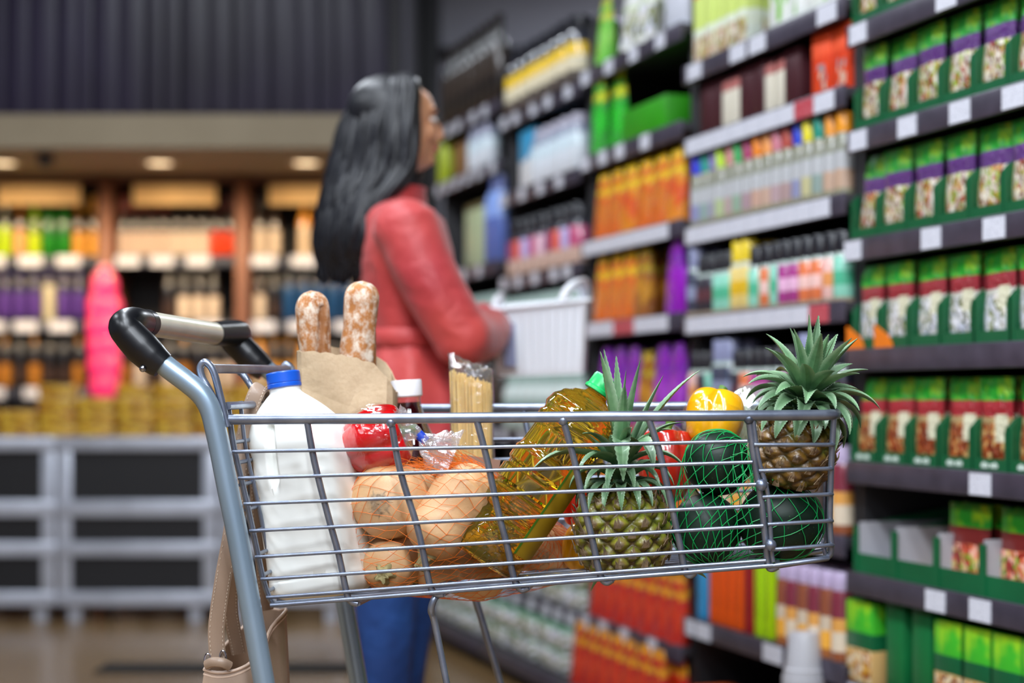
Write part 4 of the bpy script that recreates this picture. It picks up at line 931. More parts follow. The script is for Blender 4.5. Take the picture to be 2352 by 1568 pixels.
# ================================================================ groceries in the basket
def thin(name, tint=(.96, .97, 1), rough=.08, bump=0, bs=60, strength=1.0, base=.05, milky=0.0):
    """thin clear film: mostly see-through, glossy at grazing angles and on creases"""
    t = NT(name); tr = t.n('BsdfTransparent', Color=tint); gl = t.n('BsdfGlossy', Color=(1, 1, 1), Roughness=rough)
    lw = t.n('LayerWeight', Blend=.35); f = t.math('ADD', t.math('MULTIPLY', lw.outputs['Facing'], .55*strength), base)
    if bump:
        nz = t.n('TexNoise', Scale=bs, Detail=4, Distortion=1.2); t.t.links.new(t.tc(), nz.inputs['Vector'])
        bn = t.n('Bump', Strength=bump, Distance=.004, Height=nz.outputs[0]); t.t.links.new(bn.outputs[0], gl.inputs['Normal']); t.t.links.new(bn.outputs[0], lw.inputs['Normal'])
    mx = t.n('MixShader', i0=f, i1=tr, i2=gl); last = mx
    if milky:
        df = t.n('BsdfTranslucent', Color=(.95, .95, .97)); d2 = t.n('BsdfDiffuse', Color=(.95, .95, .97)); m3 = t.n('MixShader', i0=.5, i1=df, i2=d2); last = t.n('MixShader', i0=milky, i1=mx, i2=m3)
    t.t.links.new(last.outputs[0], t.out.inputs['Surface']); return t.m
def floor_z(px): return CH+(HOR-(1390+(px-621)/(1775-621)*(1298-1390)))/F*YR(px)
def nz3(v, s=1): return noise.noise(Vector(v)*s)
# ---- milk jug
def milk():
    base = P(745, 1368, 2.503)
    o = thing('milk_jug', 'white plastic milk jug with blue cap standing at the rear of the basket', 'milk jug', base, (0, math.radians(-8.2), math.radians(-20)))
    b = bmesh.new(); seg = 240; rings = []
    prof = [(.0, .050, 4), (.004, .058, 4.5), (.012, .0635, 5), (.024, .065, 5), (.04, .0645, 5), (.10, .065, 5), (.16, .065, 5), (.20, .0645, 5), (.228, .0630, 4.6), (.246, .058, 4), (.262, .050, 3.4), (.276, .040, 2.8), (.287, .030, 2.3), (.294, .0235, 2), (.300, .0225, 2), (.303, .0225, 2)]
    cm = catmull([(r, n_, z) for z, r, n_ in prof], 5)
    for v in cm:
        r, n_, z = v
        cx = -.020*max(0, min(1, (z-.20)/.09))
        ring = []
        base_ = [Vector((*sup(2*PI*(q_+.5)/720, n_), 0)) for q_ in range(720)]; cum = [0]
        for q_ in range(720): cum.append(cum[-1]+(base_[(q_+1) % 720]-base_[q_]).length)
        q_ = 0
        for k in range(seg):
            tgt = cum[-1]*k/seg
            while cum[q_+1] < tgt: q_ += 1
            pp = base_[q_].lerp(base_[(q_+1) % 720], (tgt-cum[q_])/(cum[q_+1]-cum[q_])); x, y = pp.x, pp.y; a = math.atan2(y, x)
            rr = r
            # horizontal moulding rings with a slight tilt, stronger low down
            if .03 < z < .19: rr -= .0030*max(0, math.sin(z*215-x*1.1-y*.9+1.3*nz3((x*1.4, y*1.4, z*30))))**10
            rr += .0008*nz3((x*2, y*2, z*14))
            p = Vector((x*rr+cx, y*rr*.93, z))
            # recessed handle slot on the front face, left half
            if y < -.5:
                dx = (p.x+.024)/.0060; dz = max(0, abs(z-.206)-.036)/.0075
                d = dx*dx+dz*dz; p.y += .013*math.exp(-d*d*.9)
                dx2 = (p.x+.024)/.026; p.y += .0005*math.exp(-(dx2*dx2+((z-.206)/.062)**2)**2)
            ring.append(p)
        rings.append(ring)
    loft(b, rings)
    m = NT('milk_hdpe'); m.bump(m.noise(120, 2), .05, .0006)
    mt = m.fin(rgb('#eceee9'), .35, 0, Subsurface_Weight=.08, Subsurface_Radius=(.01, .01, .01), Subsurface_Scale=.5)
    obj('bottle', b, mt, o, angle=60)
    M_blue = plain('cap_blue', '#1456c8', .35, var=.04)
    b = bmesh.new(); lathe(b, [(.001, 0), (.0235, 0), (.0245, .001), (.0245, .0052), (.0238, .0060), (.0238, .0068), (.0243, .0075), (.0243, .0205), (.0232, .0222), (.020, .0228), (.001, .0228)], 120, lambda a, z, r: r*(1+(.012*(1 if int(a/(2*PI)*120) % 2 else 0) if .008 < z < .0202 else 0)))
    xf(b, Matrix.Translation((-.0200, 0, .3015))); obj('cap', b, M_blue, o, angle=30)
milk()
# ---- paper bag and two baguettes
def kraft():
    t = NT('kraft_paper'); nz = t.n('TexNoise', Scale=26, Detail=5, Distortion=.5); t.t.links.new(t.tc(), nz.inputs['Vector'])
    wv = t.n('TexVoronoi', {'feature': 'DISTANCE_TO_EDGE'}, Scale=13); t.t.links.new(t.tc(), wv.inputs['Vector'])
    h = t.math('ADD', nz.outputs[0], t.math('MULTIPLY', t.math('MINIMUM', wv.outputs[0], .25), 1.6)); t.bump(h, .38, .008)
    return t.fin(t.mix(t.noise(200, 2), rgb('#bfa582'), rgb('#d2bb9a')), .75)
M_kraft = kraft()
def paperbag():
    cx, cy = P(790, 1200, 2.70).x, 2.70; z0 = .725; o = Vector((cx, cy, z0))
    b = bmesh.new(); seg = 64; rings = []
    topline = [(670, 806), (683, 806), (730, 808), (765, 812), (810, 820), (858, 834), (883, 858), (905, 894), (912, 925)]
    def topz(x):
        px = 1176+x/2.64*F
        for (a, za), (c_, zc) in zip(topline, topline[1:]):
            if px <= c_: f_ = max(0, (px-a)/(c_-a)); return CH+(HOR-(za+(zc-za)*f_))/F*2.64
        return CH+(HOR-925)/F*2.64
    hw_b, hw_t = .066, .0755
    for j in range(41):
        v = j/40; r = []
        for k in range(seg):
            a = 2*PI*(k+.5)/seg; x, y = sup(a, 7); hw = hw_b+(hw_t-hw_b)*v; hd = .052+.008*v
            X = x*hw; Y = y*hd*(1-.10*v*abs(x)**6*(1 if abs(y) < .9 else 0)); X += .004+.002*v
            zt = topz(cx+X)-z0+(.012 if y > .5 else 0); Z = zt*v
            n_ = nz3((X*9, Y*9, Z*9+3))*.010*v+nz3((X*26, Y*26, Z*22))*.004*v
            fold_ = .016*v*abs(((X*11+Z*4) % 1)-.5)
            X += n_*.5*(1 if abs(y) < .9 else .25); Y += n_*(-1 if y < 0 else 1)+fold_*(-1 if y < 0 else 1)
            if j == 40: Z += .0016*math.sin(k*2.3)
            r.append(Vector((X, Y, Z)))
        rings.append(r)
    # doubled wall: outer then inner
    inner = [[Vector((p.x*.985, p.y*.98, p.z)) for p in r] for r in rings[::-1]]
    loft(b, rings+inner[:-1]+[[Vector((p.x, p.y, .002)) for p in inner[-1]]])
    bg = obj('paper_bag', b, M_kraft, loc=o, angle=25); tag(bg, 'brown kraft paper bag holding two baguettes behind the milk jug', 'paper bag')
paperbag()
t = NT('bread_crust'); fl = t.n('TexNoise', Scale=85, Detail=6, Roughness=.7); mp = t.n('Mapping'); t.set(mp, 'Scale', (1, 1, .8)); t.t.links.new(t.tc(), mp.inputs[0]); t.t.links.new(mp.outputs[0], fl.inputs['Vector'])
cr = t.ramp(t.noise(22, 4), [(.3, rgb('#9a5f2c')), (.55, rgb('#b97a42')), (.75, rgb('#a86a34'))])
at_ = t.n('Attribute', {'attribute_name': 'slash'})
fm = t.math('MULTIPLY', t.ramp(fl.outputs[0], [(.43, (0, 0, 0)), (.62, (.9, .9, .9))]), t.math('SUBTRACT', 1.0, at_.outputs['Fac']))
cr2 = t.mix(fm, t.mix(t.math('MULTIPLY', at_.outputs['Fac'], .7), cr, rgb('#7c4a20')), rgb('#e2d6c4')); t.bump(t.math('ADD', t.noise(70, 5), t.math('MULTIPLY', fl.outputs[0], .6)), .5, .003)
M_bread = t.fin(cr2, .75)
def baguette(top, bot_, r, seed, slash_ang, label, rx=1.0):
    top, bot_ = Vector(top), Vector(bot_); d = (top-bot_); L = d.length; q = d.to_track_quat('Z', 'Y')
    b = bmesh.new(); sl = b.verts.layers.float.new('slash'); rings = []; seg = 48; n = 110
    vs = []
    for j in range(n+1):
        v = j/n; z = v*L; cp = 1.15*r/L; rr = r*((max(0, 1-((v-(1-cp))/cp)**2.3))**.5 if v > 1-cp else 1)*(.95+.05*math.sin(v*15+seed)); row = []
        if v < .04: rr *= (v/.04)**.5+.05
        rr = max(rr, .0006)
        for k in range(seg):
            a = 2*PI*k/seg; da = (a-slash_ang-(v-.75)*2.2+PI) % (2*PI)-PI
            g = math.exp(-(da/.16)**2)*(1 if .25 < v < .93 else 0); lip = math.exp(-((da-.38)/.2)**2)*(1 if .25 < v < .93 else 0)
            r2 = rr*(1-.24*g+.07*lip)+.0022*nz3((math.cos(a)*3, math.sin(a)*3, z*30+seed))*(rr/r)
            vt = b.verts.new((r2*math.cos(a)*rx, r2*math.sin(a), z)); vt[sl] = min(1, math.exp(-((da-.16)/.26)**2)*(1 if .25 < v < .93 else 0)); row.append(vt)
        vs.append(row)
    for j in range(n):
        for k in range(seg): b.faces.new((vs[j][k], vs[j][(k+1) % seg], vs[j+1][(k+1) % seg], vs[j+1][k]))
    b.faces.new(vs[0][::-1]); b.faces.new(vs[-1])
    o = obj('baguette', b, M_bread, loc=bot_, angle=80); o.rotation_mode = 'QUATERNION'; o.rotation_quaternion = q; tag(o, label, 'bread')
baguette(P(714, 667, 2.70), P(752, 1180, 2.72), .0262, 1, -.35, 'floury baguette, lower one on the left in the paper bag')
baguette(P(833, 645, 2.71), P(800, 1150, 2.73), .0285, 5, -.75, 'floury baguette with deep slash, taller one on the right in the paper bag')
# ---- sauce bottle with white cap
def darkbottle():
    Y = 2.74; sc = F/Y; base = Vector((P(955, 1100, Y).x, Y, .742))
    o = thing('syrup_bottle', 'clear glass bottle of dark red liquid with white cap behind the red pepper', 'bottle', base, (0, math.radians(-3.5), 0))
    zt = P(935, 905, Y).z-base.z   # rim of the glass under the cap
    prof = [(.038, 0), (.043, .006), (.043, zt-.145), (.0435, zt-.10), (.040, zt-.075), (.030, zt-.048), (.0225, zt-.022), (.0205, zt-.008), (.0215, zt-.004), (.0205, zt)]
    b = bmesh.new(); lathe(b, [(.001, 0)]+smoothprof(prof, 5), 40, cap=False); obj('glass', b, thin('clear_glass', (.93, .93, .93), .03, base=.06, strength=1.2), o, angle=60)
    lq = [(r*.93, z) for r, z in smoothprof(prof, 5) if z < zt-.010 and z > .004]
    b = bmesh.new(); lathe(b, [(.001, .005)]+lq+[(.001, lq[-1][1])], 40); t = NT('dark_red_liquid'); obj('liquid', b, t.fin(rgb('#4a0a14'), .05, 0, Transmission_Weight=.55, IOR=1.33, Coat_Weight=1.0), o, angle=50)
    b = bmesh.new(); lathe(b, [(.001, zt-.004), (.0225, zt-.004), (.0240, zt-.002), (.0240, zt+.020), (.0228, zt+.0225), (.001, zt+.0225)], 80, lambda a, z, r: r*(1+.008*math.cos(a*40))); obj('cap', b, plain('cap_white', '#e9e9ec', .4, var=.02), o, angle=30)
darkbottle()
# ---- spaghetti
def spaghetti():
    Y = 2.76; base = Vector((P(1090, 1250, Y).x, Y, .748)); z1 = P(1080, 868, Y).z-base.z
    o = thing('spaghetti_pack', 'clear packet of dry spaghetti standing upright beside the syrup bottle', 'pasta packet', base, (0, math.radians(-1.2), 0))
    b = bmesh.new(); rnd = random.Random(3); n = 0
    for i in range(420):
        x = rnd.uniform(-1, 1); y = rnd.uniform(-1, 1)
        if x*x*.6+y*y > 1: continue
        zt = z1-.012*x+rnd.uniform(-.010, .006)-.006*abs(y); sweep(b, [(x*.028, y*.020, .004), (x*.032+rnd.uniform(-.001, .001), y*.023, zt)], .00105, 5)
    t = NT('spaghetti_dry'); s_ = obj('spaghetti', b, t.fin(t.mix(t.noise(60), rgb('#ecc268'), rgb('#f8dc98')), .4, 0, Subsurface_Weight=.1, Subsurface_Radius=(.003, .002, .001)), o, angle=70); s_['kind'] = 'stuff'
    b = bmesh.new(); rings = []
    for j in range(34):
        v = j/33; r = []; z = v*(z1+.012)
        for k in range(40):
            a = 2*PI*k/40; x, y = sup(a, 3); cr_ = .0018*nz3((x*3, y*3, z*22)); r.append(Vector((x*(.034+cr_), y*(.0255+cr_), z)))
        rings.append(r)
    # crumpled, pinched top leaning to the left
    for j in range(1, 9):
        v = j/8; r = []
        for k in range(40):
            a = 2*PI*k/40; x, y = sup(a, 2.5); n_ = .006*nz3((x*3.3, y*3, v*6+7))*min(1, v*3)
            r.append(Vector((-.006*v+x*(.034-.005*v)+n_*.8, y*(.026*(1-v)+.004)+n_, z1+.012+.018*v*(1-.55*x)-(.004*v if x > 0 else 0)+n_*1.2)))
        rings.append(r)
    loft(b, rings, cap=False); obj('wrapper', b, thin('film_crumpled', (.98, .98, .98), .10, .9, 55, 1.2, .06, milky=.05), o, angle=20)
spaghetti()
# ---- peppers
def pepper_mesh(rx, rz, lobes=4, ph=0, seg=64, depth=.20):
    b = bmesh.new(); prof = []
    for j in range(31):
        u = j/30; a = PI*u; z = -math.cos(a); r = math.sin(a)**.72; z2 = z-(.28*max(0, (z-.75)/.25)**1.5)+(.10*max(0, (-z-.8)/.2))
        prof.append((max(r*rx*(1+.10*z), .0008), z2*rz))
    lathe(b, prof, seg, lambda t_, z, r: r*(1-depth*(1-abs(math.cos((t_+ph+z*2.5)*lobes/2)))**2+.03*math.sin(t_+ph*3))); return b
def pepper(name, c, rx, rz, rot, col, label, wrap=True, ph=0, tie=False, cat='pepper', wr=1.05):
    o = thing(name, label, cat, c, rot)
    t = NT('skin_'+name); m = t.fin(t.mix(t.ramp(t.noise(12, 3), [(.35, (0, 0, 0)), (.7, (1, 1, 1))]), rgb(col[0]), rgb(col[1])), .16, 0, Coat_Weight=.6, Subsurface_Weight=.08, Subsurface_Radius=(.01, .003, .002))
    obj('flesh', pepper_mesh(rx, rz, ph=ph), m, o, angle=80)
    b = bmesh.new(); sweep(b, catmull([(0, 0, rz*.62), (0, .002, rz*.85), (.004, .003, rz*1.1)], 4), [.011, .006, .0055, .0075], 10); lathe(b, [(.001, rz*.66), (.016, rz*.70), (.012, rz*.74), (.001, rz*.75)], 14, lambda a, z, r: r*(1+.2*math.cos(a*5))); obj('stem', b, plain('pepper_stem', '#4d7a24', .5), o)
    if wrap:
        b = bmesh.new(); bmesh.ops.create_icosphere(b, subdivisions=5, radius=1)
        for v in b.verts:
            d = v.co.normalized(); n_ = .035*nz3(d, 2.6)+.030*abs(nz3(Vector((d.x*3+d.z*2, d.y*3, d.z*9-d.x*5)))); v.co = Vector((d.x*rx*(wr+n_), d.y*rx*(wr+n_), d.z*rz*(.97+n_*1.2)))
        obj('cling_wrap', b, thin('wrap_'+name, (.98, .98, .98), .07, .8, 34, .5, .02), o, angle=180)
    return o
pepper('red_pepper', P(866, 1010, 2.515), .050, .053, (math.radians(15), math.radians(70), math.radians(10)), ('#a8080c', '#d01014'), 'shrink wrapped red pepper above the netted butternut squashes', ph=.5)
pepper('red_pepper', P(1530, 1066, 2.615), .043, .062, (math.radians(-10), math.radians(4), 0), ('#a3160e', '#c42a18'), 'wrapped red pepper half hidden behind the front pineapple leaves', ph=.2)
pepper('yellow_pepper', P(1640, 965, 2.62), .046, .050, (math.radians(-20), math.radians(15), 0), ('#f0a008', '#f8b818'), 'shrink wrapped yellow pepper on top of the dark green squashes', ph=1.0)
pepper('red_pepper', P(1338, 1165, 2.60), .030, .034, (0, .2, 0), ('#c81408', '#e02410'), 'bright red pepper peeking between the oil bottle and the front pineapple', wrap=False)
pepper('yellow_pepper', P(1352, 1262, 2.56), .040, .040, (0, .3, 0), ('#e09410', '#eaa81c'), 'yellow orange pepper low between the oil bottle and the front pineapple', wrap=False)
# twisted film end with a blue tie
def twist():
    o = thing('film_bag_end', 'crumpled clear plastic bag end tied with a blue clip beside the red pepper', 'plastic bag', P(965, 1005, 2.50))
    def q(px, py, dy=0): return P(px, py, 2.50+dy)-P(965, 1005, 2.50)
    b = bmesh.new(); pts = catmull([q(905, 975), q(935, 985), q(966, 1003), q(985, 1020), q(1010, 1035), q(1042, 1048)], 8); n = len(pts); rings = []
    for i, p in enumerate(pts):
        v = i/(n-1); r0 = .024*abs(v-.40)**.9*2.1+.0045; tg = (pts[min(i+1, n-1)]-pts[max(i-1, 0)]).normalized(); u = Vector((0, 1, 0)); w_ = tg.cross(u)
        rings.append([p+(u*math.cos(a)*.75+w_*math.sin(a))*r0*(1+.5*nz3((math.cos(a)*2.2, math.sin(a)*2.2, v*9))+.18*math.cos(a*7+v*4)) for a in [2*PI*k/44 for k in range(44)]])
    loft(b, rings, cap=False); obj('film', b, thin('film_twist', (.97, .97, .98), .12, 1, 70, 1.3, .16, milky=.20), o, angle=15)
    b = bmesh.new(); sweep(b, [q(960, 996), q(978, 1014)], [(.0075, .0058)]*2, 14); obj('tie', b, plain('tie_blue', '#1c3fae', .4), o)
twist()
# cucumber or green vegetable and a small bottle top beside the milk
b = bmesh.new(); bmesh.ops.create_uvsphere(b, u_segments=20, v_segments=14, radius=1); bmesh.ops.scale(b, vec=(.018, .02, .034), verts=b.verts)
tag(obj('green_vegetable', b, plain('veg_green', '#3f8a1c', .3), loc=P(812, 1098, 2.56)), 'small bright green vegetable between the milk jug and the squash net', 'vegetable')
b = bmesh.new(); lathe(b, [(.001, 0), (.011, 0), (.011, .016), (.0095, .018), (.001, .018)], 30, lambda a, z, r: r*(1+.02*math.cos(a*14)))
gt = obj('small_bottle', b, plain('cap_dark_green', '#0c3a2c', .35), loc=P(798, 1068, 2.565)); tag(gt, 'dark green screw cap of a small bottle beside the milk jug', 'bottle')
b = bmesh.new(); lathe(b, [(.001, -.16), (.020, -.16), (.022, -.15), (.022, -.06), (.012, -.02), (.0095, 0), (.001, 0)], 20); obj('glass', b, plain('bottle_grey_green', '#6a7a6a', .2), gt)
# ---- butternut squashes
def squash_mat():
    t = NT('butternut_skin'); mp = t.n('Mapping'); t.set(mp, 'Scale', (1, 1, .35)); t.t.links.new(t.tc(), mp.inputs[0])
    n1 = t.n('TexNoise', Scale=22, Detail=4); t.t.links.new(mp.outputs[0], n1.inputs['Vector']); n2 = t.noise(9, 3)
    c = t.mix(t.ramp(n2, [(.35, (0, 0, 0)), (.7, (1, 1, 1))]), rgb('#d0a06c'), rgb('#dfb98c')); c = t.mix(t.math('MULTIPLY', t.ramp(n1.outputs[0], [(.5, (0, 0, 0)), (.75, (1, 1, 1))]), .4), c, rgb('#e4bf94'))
    v = t.n('TexVoronoi', Scale=95); t.t.links.new(t.tc(), v.inputs['Vector']); c = t.mix(t.math('MULTIPLY', t.ramp(v.outputs[0], [(0, (1, 1, 1)), (.14, (0, 0, 0))]), .25), c, rgb('#b98650'))
    at2 = t.n('Attribute', {'attribute_name': 'scar'}); sp_ = t.ramp(t.noise(160, 4), [(.3, rgb('#7d664c')), (.7, rgb('#c4ab8c'))]); c = t.mix(t.math('MULTIPLY', at2.outputs['Fac'], t.ramp(t.noise(90, 3), [(.38, (.25, .25, .25)), (.55, (1, 1, 1))])), c, sp_)
    t.bump(t.math('ADD', t.math('ADD', t.noise(130, 3), t.noise(18, 3)), t.math('MULTIPLY', at2.outputs['Fac'], t.noise(260, 3))), .30, .002); return t.fin(c, .48, 0, Coat_Weight=.05, Subsurface_Weight=.06, Subsurface_Radius=(.01, .005, .002))
M_sq = squash_mat(); M_stem = plain('squash_stem', '#9a8f62', .8, var=.35, scale=40, bump=.6, bscale=120)
NETTED = {}
def squash(loc, axis, L, rb, rn, label, neck=.55, grp='a', bend=0, stem=True):
    """axis points from blossom end to stem end; bulb at the start; origin at the bulb centre"""
    b = bmesh.new(); sc_ = b.verts.layers.float.new('scar'); d = Vector(axis).normalized(); q = d.to_track_quat('Z', 'Y')
    pr = []
    for j in range(60):
        zb = -rb*.92*math.cos(j/20*PI/2) if j < 20 else (j-20)/39*(L-rb*.92)
        rbulb = rb*math.sqrt(max(0, 1-((zb)/(rb*1.0 if zb < 0 else rb*1.35))**2)) if zb < rb*1.35 else 0
        if zb < 0: rbulb = rb*max(0, 1-(abs(zb)/(rb*.92))**2.4)**.5
        ze = L-rb*.92; f = (ze-zb)/(rn*.8); rneck = rn*(1 if f > 1 else max(0, 1-(1-f)**2.2)**.5) if zb > -rb*.2 else 0
        r = (rbulb**4+rneck**4)**.25 if zb > 0 else rbulb
        pr.append((max(r, .0006), zb))
    pr.insert(0, (.0006, pr[0][1]+.005)); pr.insert(1, (rb*.10, pr[1][1]+.002))
    rows = []; seg = 56
    for r, z in pr:
        row = []
        for k in range(seg):
            a = 2*PI*k/seg; rr = r*(1+.012*math.cos(a*5+1)+.010*nz3((math.cos(a), math.sin(a), z*8)))
            v = b.verts.new((rr*math.cos(a)+bend*(z/L)**2, rr*math.sin(a), z)); v[sc_] = 1.0 if (z < -rb*.5 and r < rb*(.31+.03*math.sin(a*7))) else 0
            row.append(v)
        rows.append(row)
    for i in range(len(rows)-1):
        for k in range(seg): b.faces.new((rows[i][k], rows[i][(k+1) % seg], rows[i+1][(k+1) % seg], rows[i+1][k]))
    b.faces.new(rows[0][::-1]); b.faces.new(rows[-1])
    M = Matrix.Translation(loc) @ q.to_matrix().to_4x4(); NETTED.setdefault(grp, []).extend([M @ v.co for v in b.verts])
    o = obj('butternut_squash', b, M_sq, loc=loc, angle=80); o.rotation_mode = 'QUATERNION'; o.rotation_quaternion = q; tag(o, label, 'squash')
    if stem:
        zt = pr[-1][1]; b = bmesh.new(); lathe(b, [(.001, zt-.006), (.0145, zt-.004), (.010, zt+.003), (.0068, zt+.009), (.0066, zt+.016), (.0082, zt+.020), (.006, zt+.021), (.001, zt+.019)], 40, lambda a, z, r: r*(1+.22*math.cos(a*5+1)*(1 if r > .002 else 0))); xf(b, Matrix.Rotation(.12, 4, 'X') @ Matrix.Translation((bend, 0, 0)))
        for v in b.verts: v.co += Vector((nz3(v.co*140), nz3(v.co*140+Vector((5, 0, 0))), 0))*.0022
        obj('stem', b, M_stem, o)
    return o
squash(P(893, 1150, 2.50), (.22, .95, .04), .21, .0535, .036, 'butternut squash with its round blossom scar facing out, upper left in the orange net')
# B: stem end facing the camera -> axis toward the viewer
squash(P(905, 1293, 2.545), (-.10, -.98, .03), .115, .0385, .036, 'small butternut squash with its green stem facing out, lower left in the orange net', bend=0)
squash(P(1078, 1128, 2.50), (-.52, -.30, -.62), .150, .041, .043, 'large pale butternut squash leaning diagonally beside the oil bottle')
squash(P(1110, 1306, 2.57), (-.93, -.36, .03), .150, .042, .034, 'butternut squash lying under the base of the oil bottle')
squash(P(1253, 1273, 2.60), (.2, .9, .0), .13, .042, .036, 'squash seen behind the lower edge of the oil bottle', stem=False)
# ---- net bags
def netbag(name, pts, centre, nu, nv, r, mat, label, pole=Vector((1, 0, .15)), infl=1.012, jit=.12, gather=None, knot=2.1):
    hb = bmesh.new()
    for p in pts[::3]: hb.verts.new(p)
    bmesh.ops.convex_hull(hb, input=hb.verts); bmesh.ops.delete(hb, geom=[v for v in hb.verts if not v.link_faces], context='VERTS')
    bv = BVHTree.FromBMesh(hb); q = pole.normalized().to_track_quat('Z', 'Y'); rnd = random.Random(5)
    def hit(th, ph):
        d = q @ Vector((math.sin(ph)*math.cos(th), math.sin(ph)*math.sin(th), math.cos(ph))); h = bv.ray_cast(centre, d, 2)
        return centre+(h[0]-centre)*infl if h[0] else centre+d*.05
    g = {}
    for j in range(nv+1):
        for i in range(nu):
            ph = PI*(.035+.93*j/nv)+rnd.uniform(-jit, jit)*PI/nv; th = 2*PI*(i+.5*(j % 2))/nu+rnd.uniform(-jit, jit)*2*PI/nu
            g[i, j] = (th, ph)
    b = bmesh.new()
    for j in range(nv):
        for i in range(nu):
            for di in ((0, 1) if j % 2 else (0, -1)):
                a = g[i, j]; c_ = g[(i+di) % nu, j+1]; dth = (c_[0]-a[0]+PI) % (2*PI)-PI
                sweep(b, [hit(a[0]+dth*f_, a[1]+(c_[1]-a[1])*f_) for f_ in (0, .33, .67, 1)], r, 4, cap=False)
            p = hit(*g[i, j]); rr = bmesh.ops.create_icosphere(b, subdivisions=1, radius=r*knot); bmesh.ops.translate(b, vec=p, verts=rr['verts'])
    for (gp_, n_, sp_) in (gather or []):       # gathered strands running to a knot
        for k in range(n_):
            a0 = hit(2*PI*k/n_, .3+.5*rnd.random()); e = Vector(gp_)+Vector((rnd.gauss(0, sp_), rnd.gauss(0, sp_), rnd.gauss(0, sp_*.6))); m_ = a0.lerp(e, .5)+Vector((0, 0, .012*rnd.random()+.004)); sweep(b, catmull([a0, m_, e], 5), r*.9, 4)
    xf(b, Matrix.Translation(-centre)); hb.free(); return tag(obj(name, b, mat, loc=centre, angle=80), label, 'net bag')
M_onet = plain('net_orange', '#f07818', .45, var=.05); M_gnet = plain('net_green', '#0aa050', .4, var=.1)
pts = NETTED['a']
cen = sum(pts, Vector())/len(pts)
netbag('net_bag', pts, cen, 36, 24, .00034, M_onet, 'orange mesh net bag wrapped around the butternut squashes', jit=.28, gather=[(P(1010, 1045, 2.50), 60, .016), (P(960, 1062, 2.48), 34, .02)])
# paper tag of the net behind
b = bmesh.new(); c0_ = P(1090, 1068, 2.60); q_ = [P(1058, 1043, 2.6)-c0_, P(1150, 1056, 2.6)-c0_, P(1140, 1110, 2.6)-c0_, P(1062, 1100, 2.6)-c0_]; loft(b, [q_, [v+Vector((0, .0012, 0)) for v in q_]])
tag(obj('card_label', b, plain('card_brown', '#8a6a58', .6), loc=c0_), 'brown card tag sticking up behind the squashes beside the oil bottle', 'tag')
# ---- oil bottle
def oil():
    base = P(1107, 1290, 2.487); o = thing('oil_bottle', 'large tilted plastic bottle of golden cooking oil with green cap', 'oil bottle', base, (math.radians(-3), math.radians(34.6), 0))
    S_ = .317/.30
    prof = [(.040, 0), (.047, .004), (.050, .012), (.0515, .02), (.0505, .062), (.047, .066), (.047, .070), (.0515, .074), (.0525, .080), (.0525, .098), (.048, .102), (.048, .106), (.0525, .110), (.0525, .128), (.0480, .132), (.048, .136), (.0520, .140), (.0520, .158), (.0495, .162),
            (.0485, .166), (.0475, .198), (.0500, .202), (.0525, .208), (.0525, .214), (.0495, .218), (.0495, .222), (.0525, .228), (.0500, .240), (.042, .252), (.030, .262), (.0175, .268), (.0150, .272), (.0150, .282)]
    def fn(a, z, r):
        zz = z/S_
        if .168 < zz < .197: r = r*(1-.020*(.5+.5*math.cos(a*22))**2)
        if .014 < zz < .060: r = r*(1-.016*abs(math.sin(a*9+(zz-.014)*200))*abs(math.sin(a*9-(zz-.014)*200)))
        if .228 < zz < .262: r = r*(1-.018*(.5+.5*math.cos(a*9)))
        x, y = sup(a, 2.35); return r*math.hypot(x, y)
    pr = []
    for (r, z), (r2, z2) in zip(prof, prof[1:]):
        n_ = max(1, int((z2-z)/.0022))
        for k in range(n_): f_ = k/n_; pr.append(((r+(r2-r)*(3*f_*f_-2*f_**3))*S_, (z+(z2-z)*f_)*S_))
    pr.append((prof[-1][0]*S_, prof[-1][1]*S_))
    b = bmesh.new(); lathe(b, [(.001, 0)]+pr+[(.001, pr[-1][1])], 132, fn)
    t = NT('golden_oil'); m = t.fin((1, .70, .06), .015, 0, Transmission_Weight=.93, IOR=1.33, Coat_Weight=.5)
    vo = t.n('VolumeAbsorption', Color=(.99, .78, .02), Density=9.0); t.t.links.new(vo.outputs[0], t.out.inputs['Volume'])
    obj('bottle', b, m, o, angle=40)
    Mc = plain('cap_green', '#1fb860', .3, var=.04, Subsurface_Weight=.1, Subsurface_Radius=(.01, .01, .01)); z0 = .2735*S_
    b = bmesh.new(); lathe(b, [(.0155, z0), (.0215, z0), (.0225, z0+.001), (.0225, z0+.005), (.0205, z0+.007), (.0200, z0+.022), (.0185, z0+.0255), (.001, z0+.026)], 90, lambda a, z, r: r*(1+.012*math.cos(a*45)*(z > z0+.008))); c_ = obj('cap', b, Mc, o, angle=30)
    b = bmesh.new(); loft(b, [[Vector((x, y, z)) for x, y in ((.018, -.009), (.045, -.006), (.045, .006), (.018, .009))] for z in (z0+.001, z0+.005)]); obj('flip_lid', b, Mc, c_)
    # olive label strip with green edges, on the lower right flank of the bottle
    def strip(a0, a1, z0_, z1_, off, nm, mt, par):
        b = bmesh.new(); A = []; B = []
        rr = .0536
        rows = []
        for j in range(13):
            zz = z0_+(z1_-z0_)*j/12; row = []
            for k in range(9): a = a0+(a1-a0)*k/8; x, y = sup(a, 2.35); row.append(Vector((x*(rr+off)*S_, y*(rr+off)*S_, zz*S_)))
            rows.append(row+[p*1 for p in [Vector((q_.x*.992, q_.y*.992, q_.z)) for q_ in row[::-1]]])
        loft(b, rows); return obj(nm, b, mt, par)
    lb = strip(math.radians(-60), math.radians(-24), .035, .175, .0004, 'label', plain('label_olive', '#97790f', .45, var=.03), o)
    strip(math.radians(-63), math.radians(-60), .035, .175, .0008, 'label_edge', plain('label_edge_green', '#3f6a10', .45, var=.03), lb)
oil()
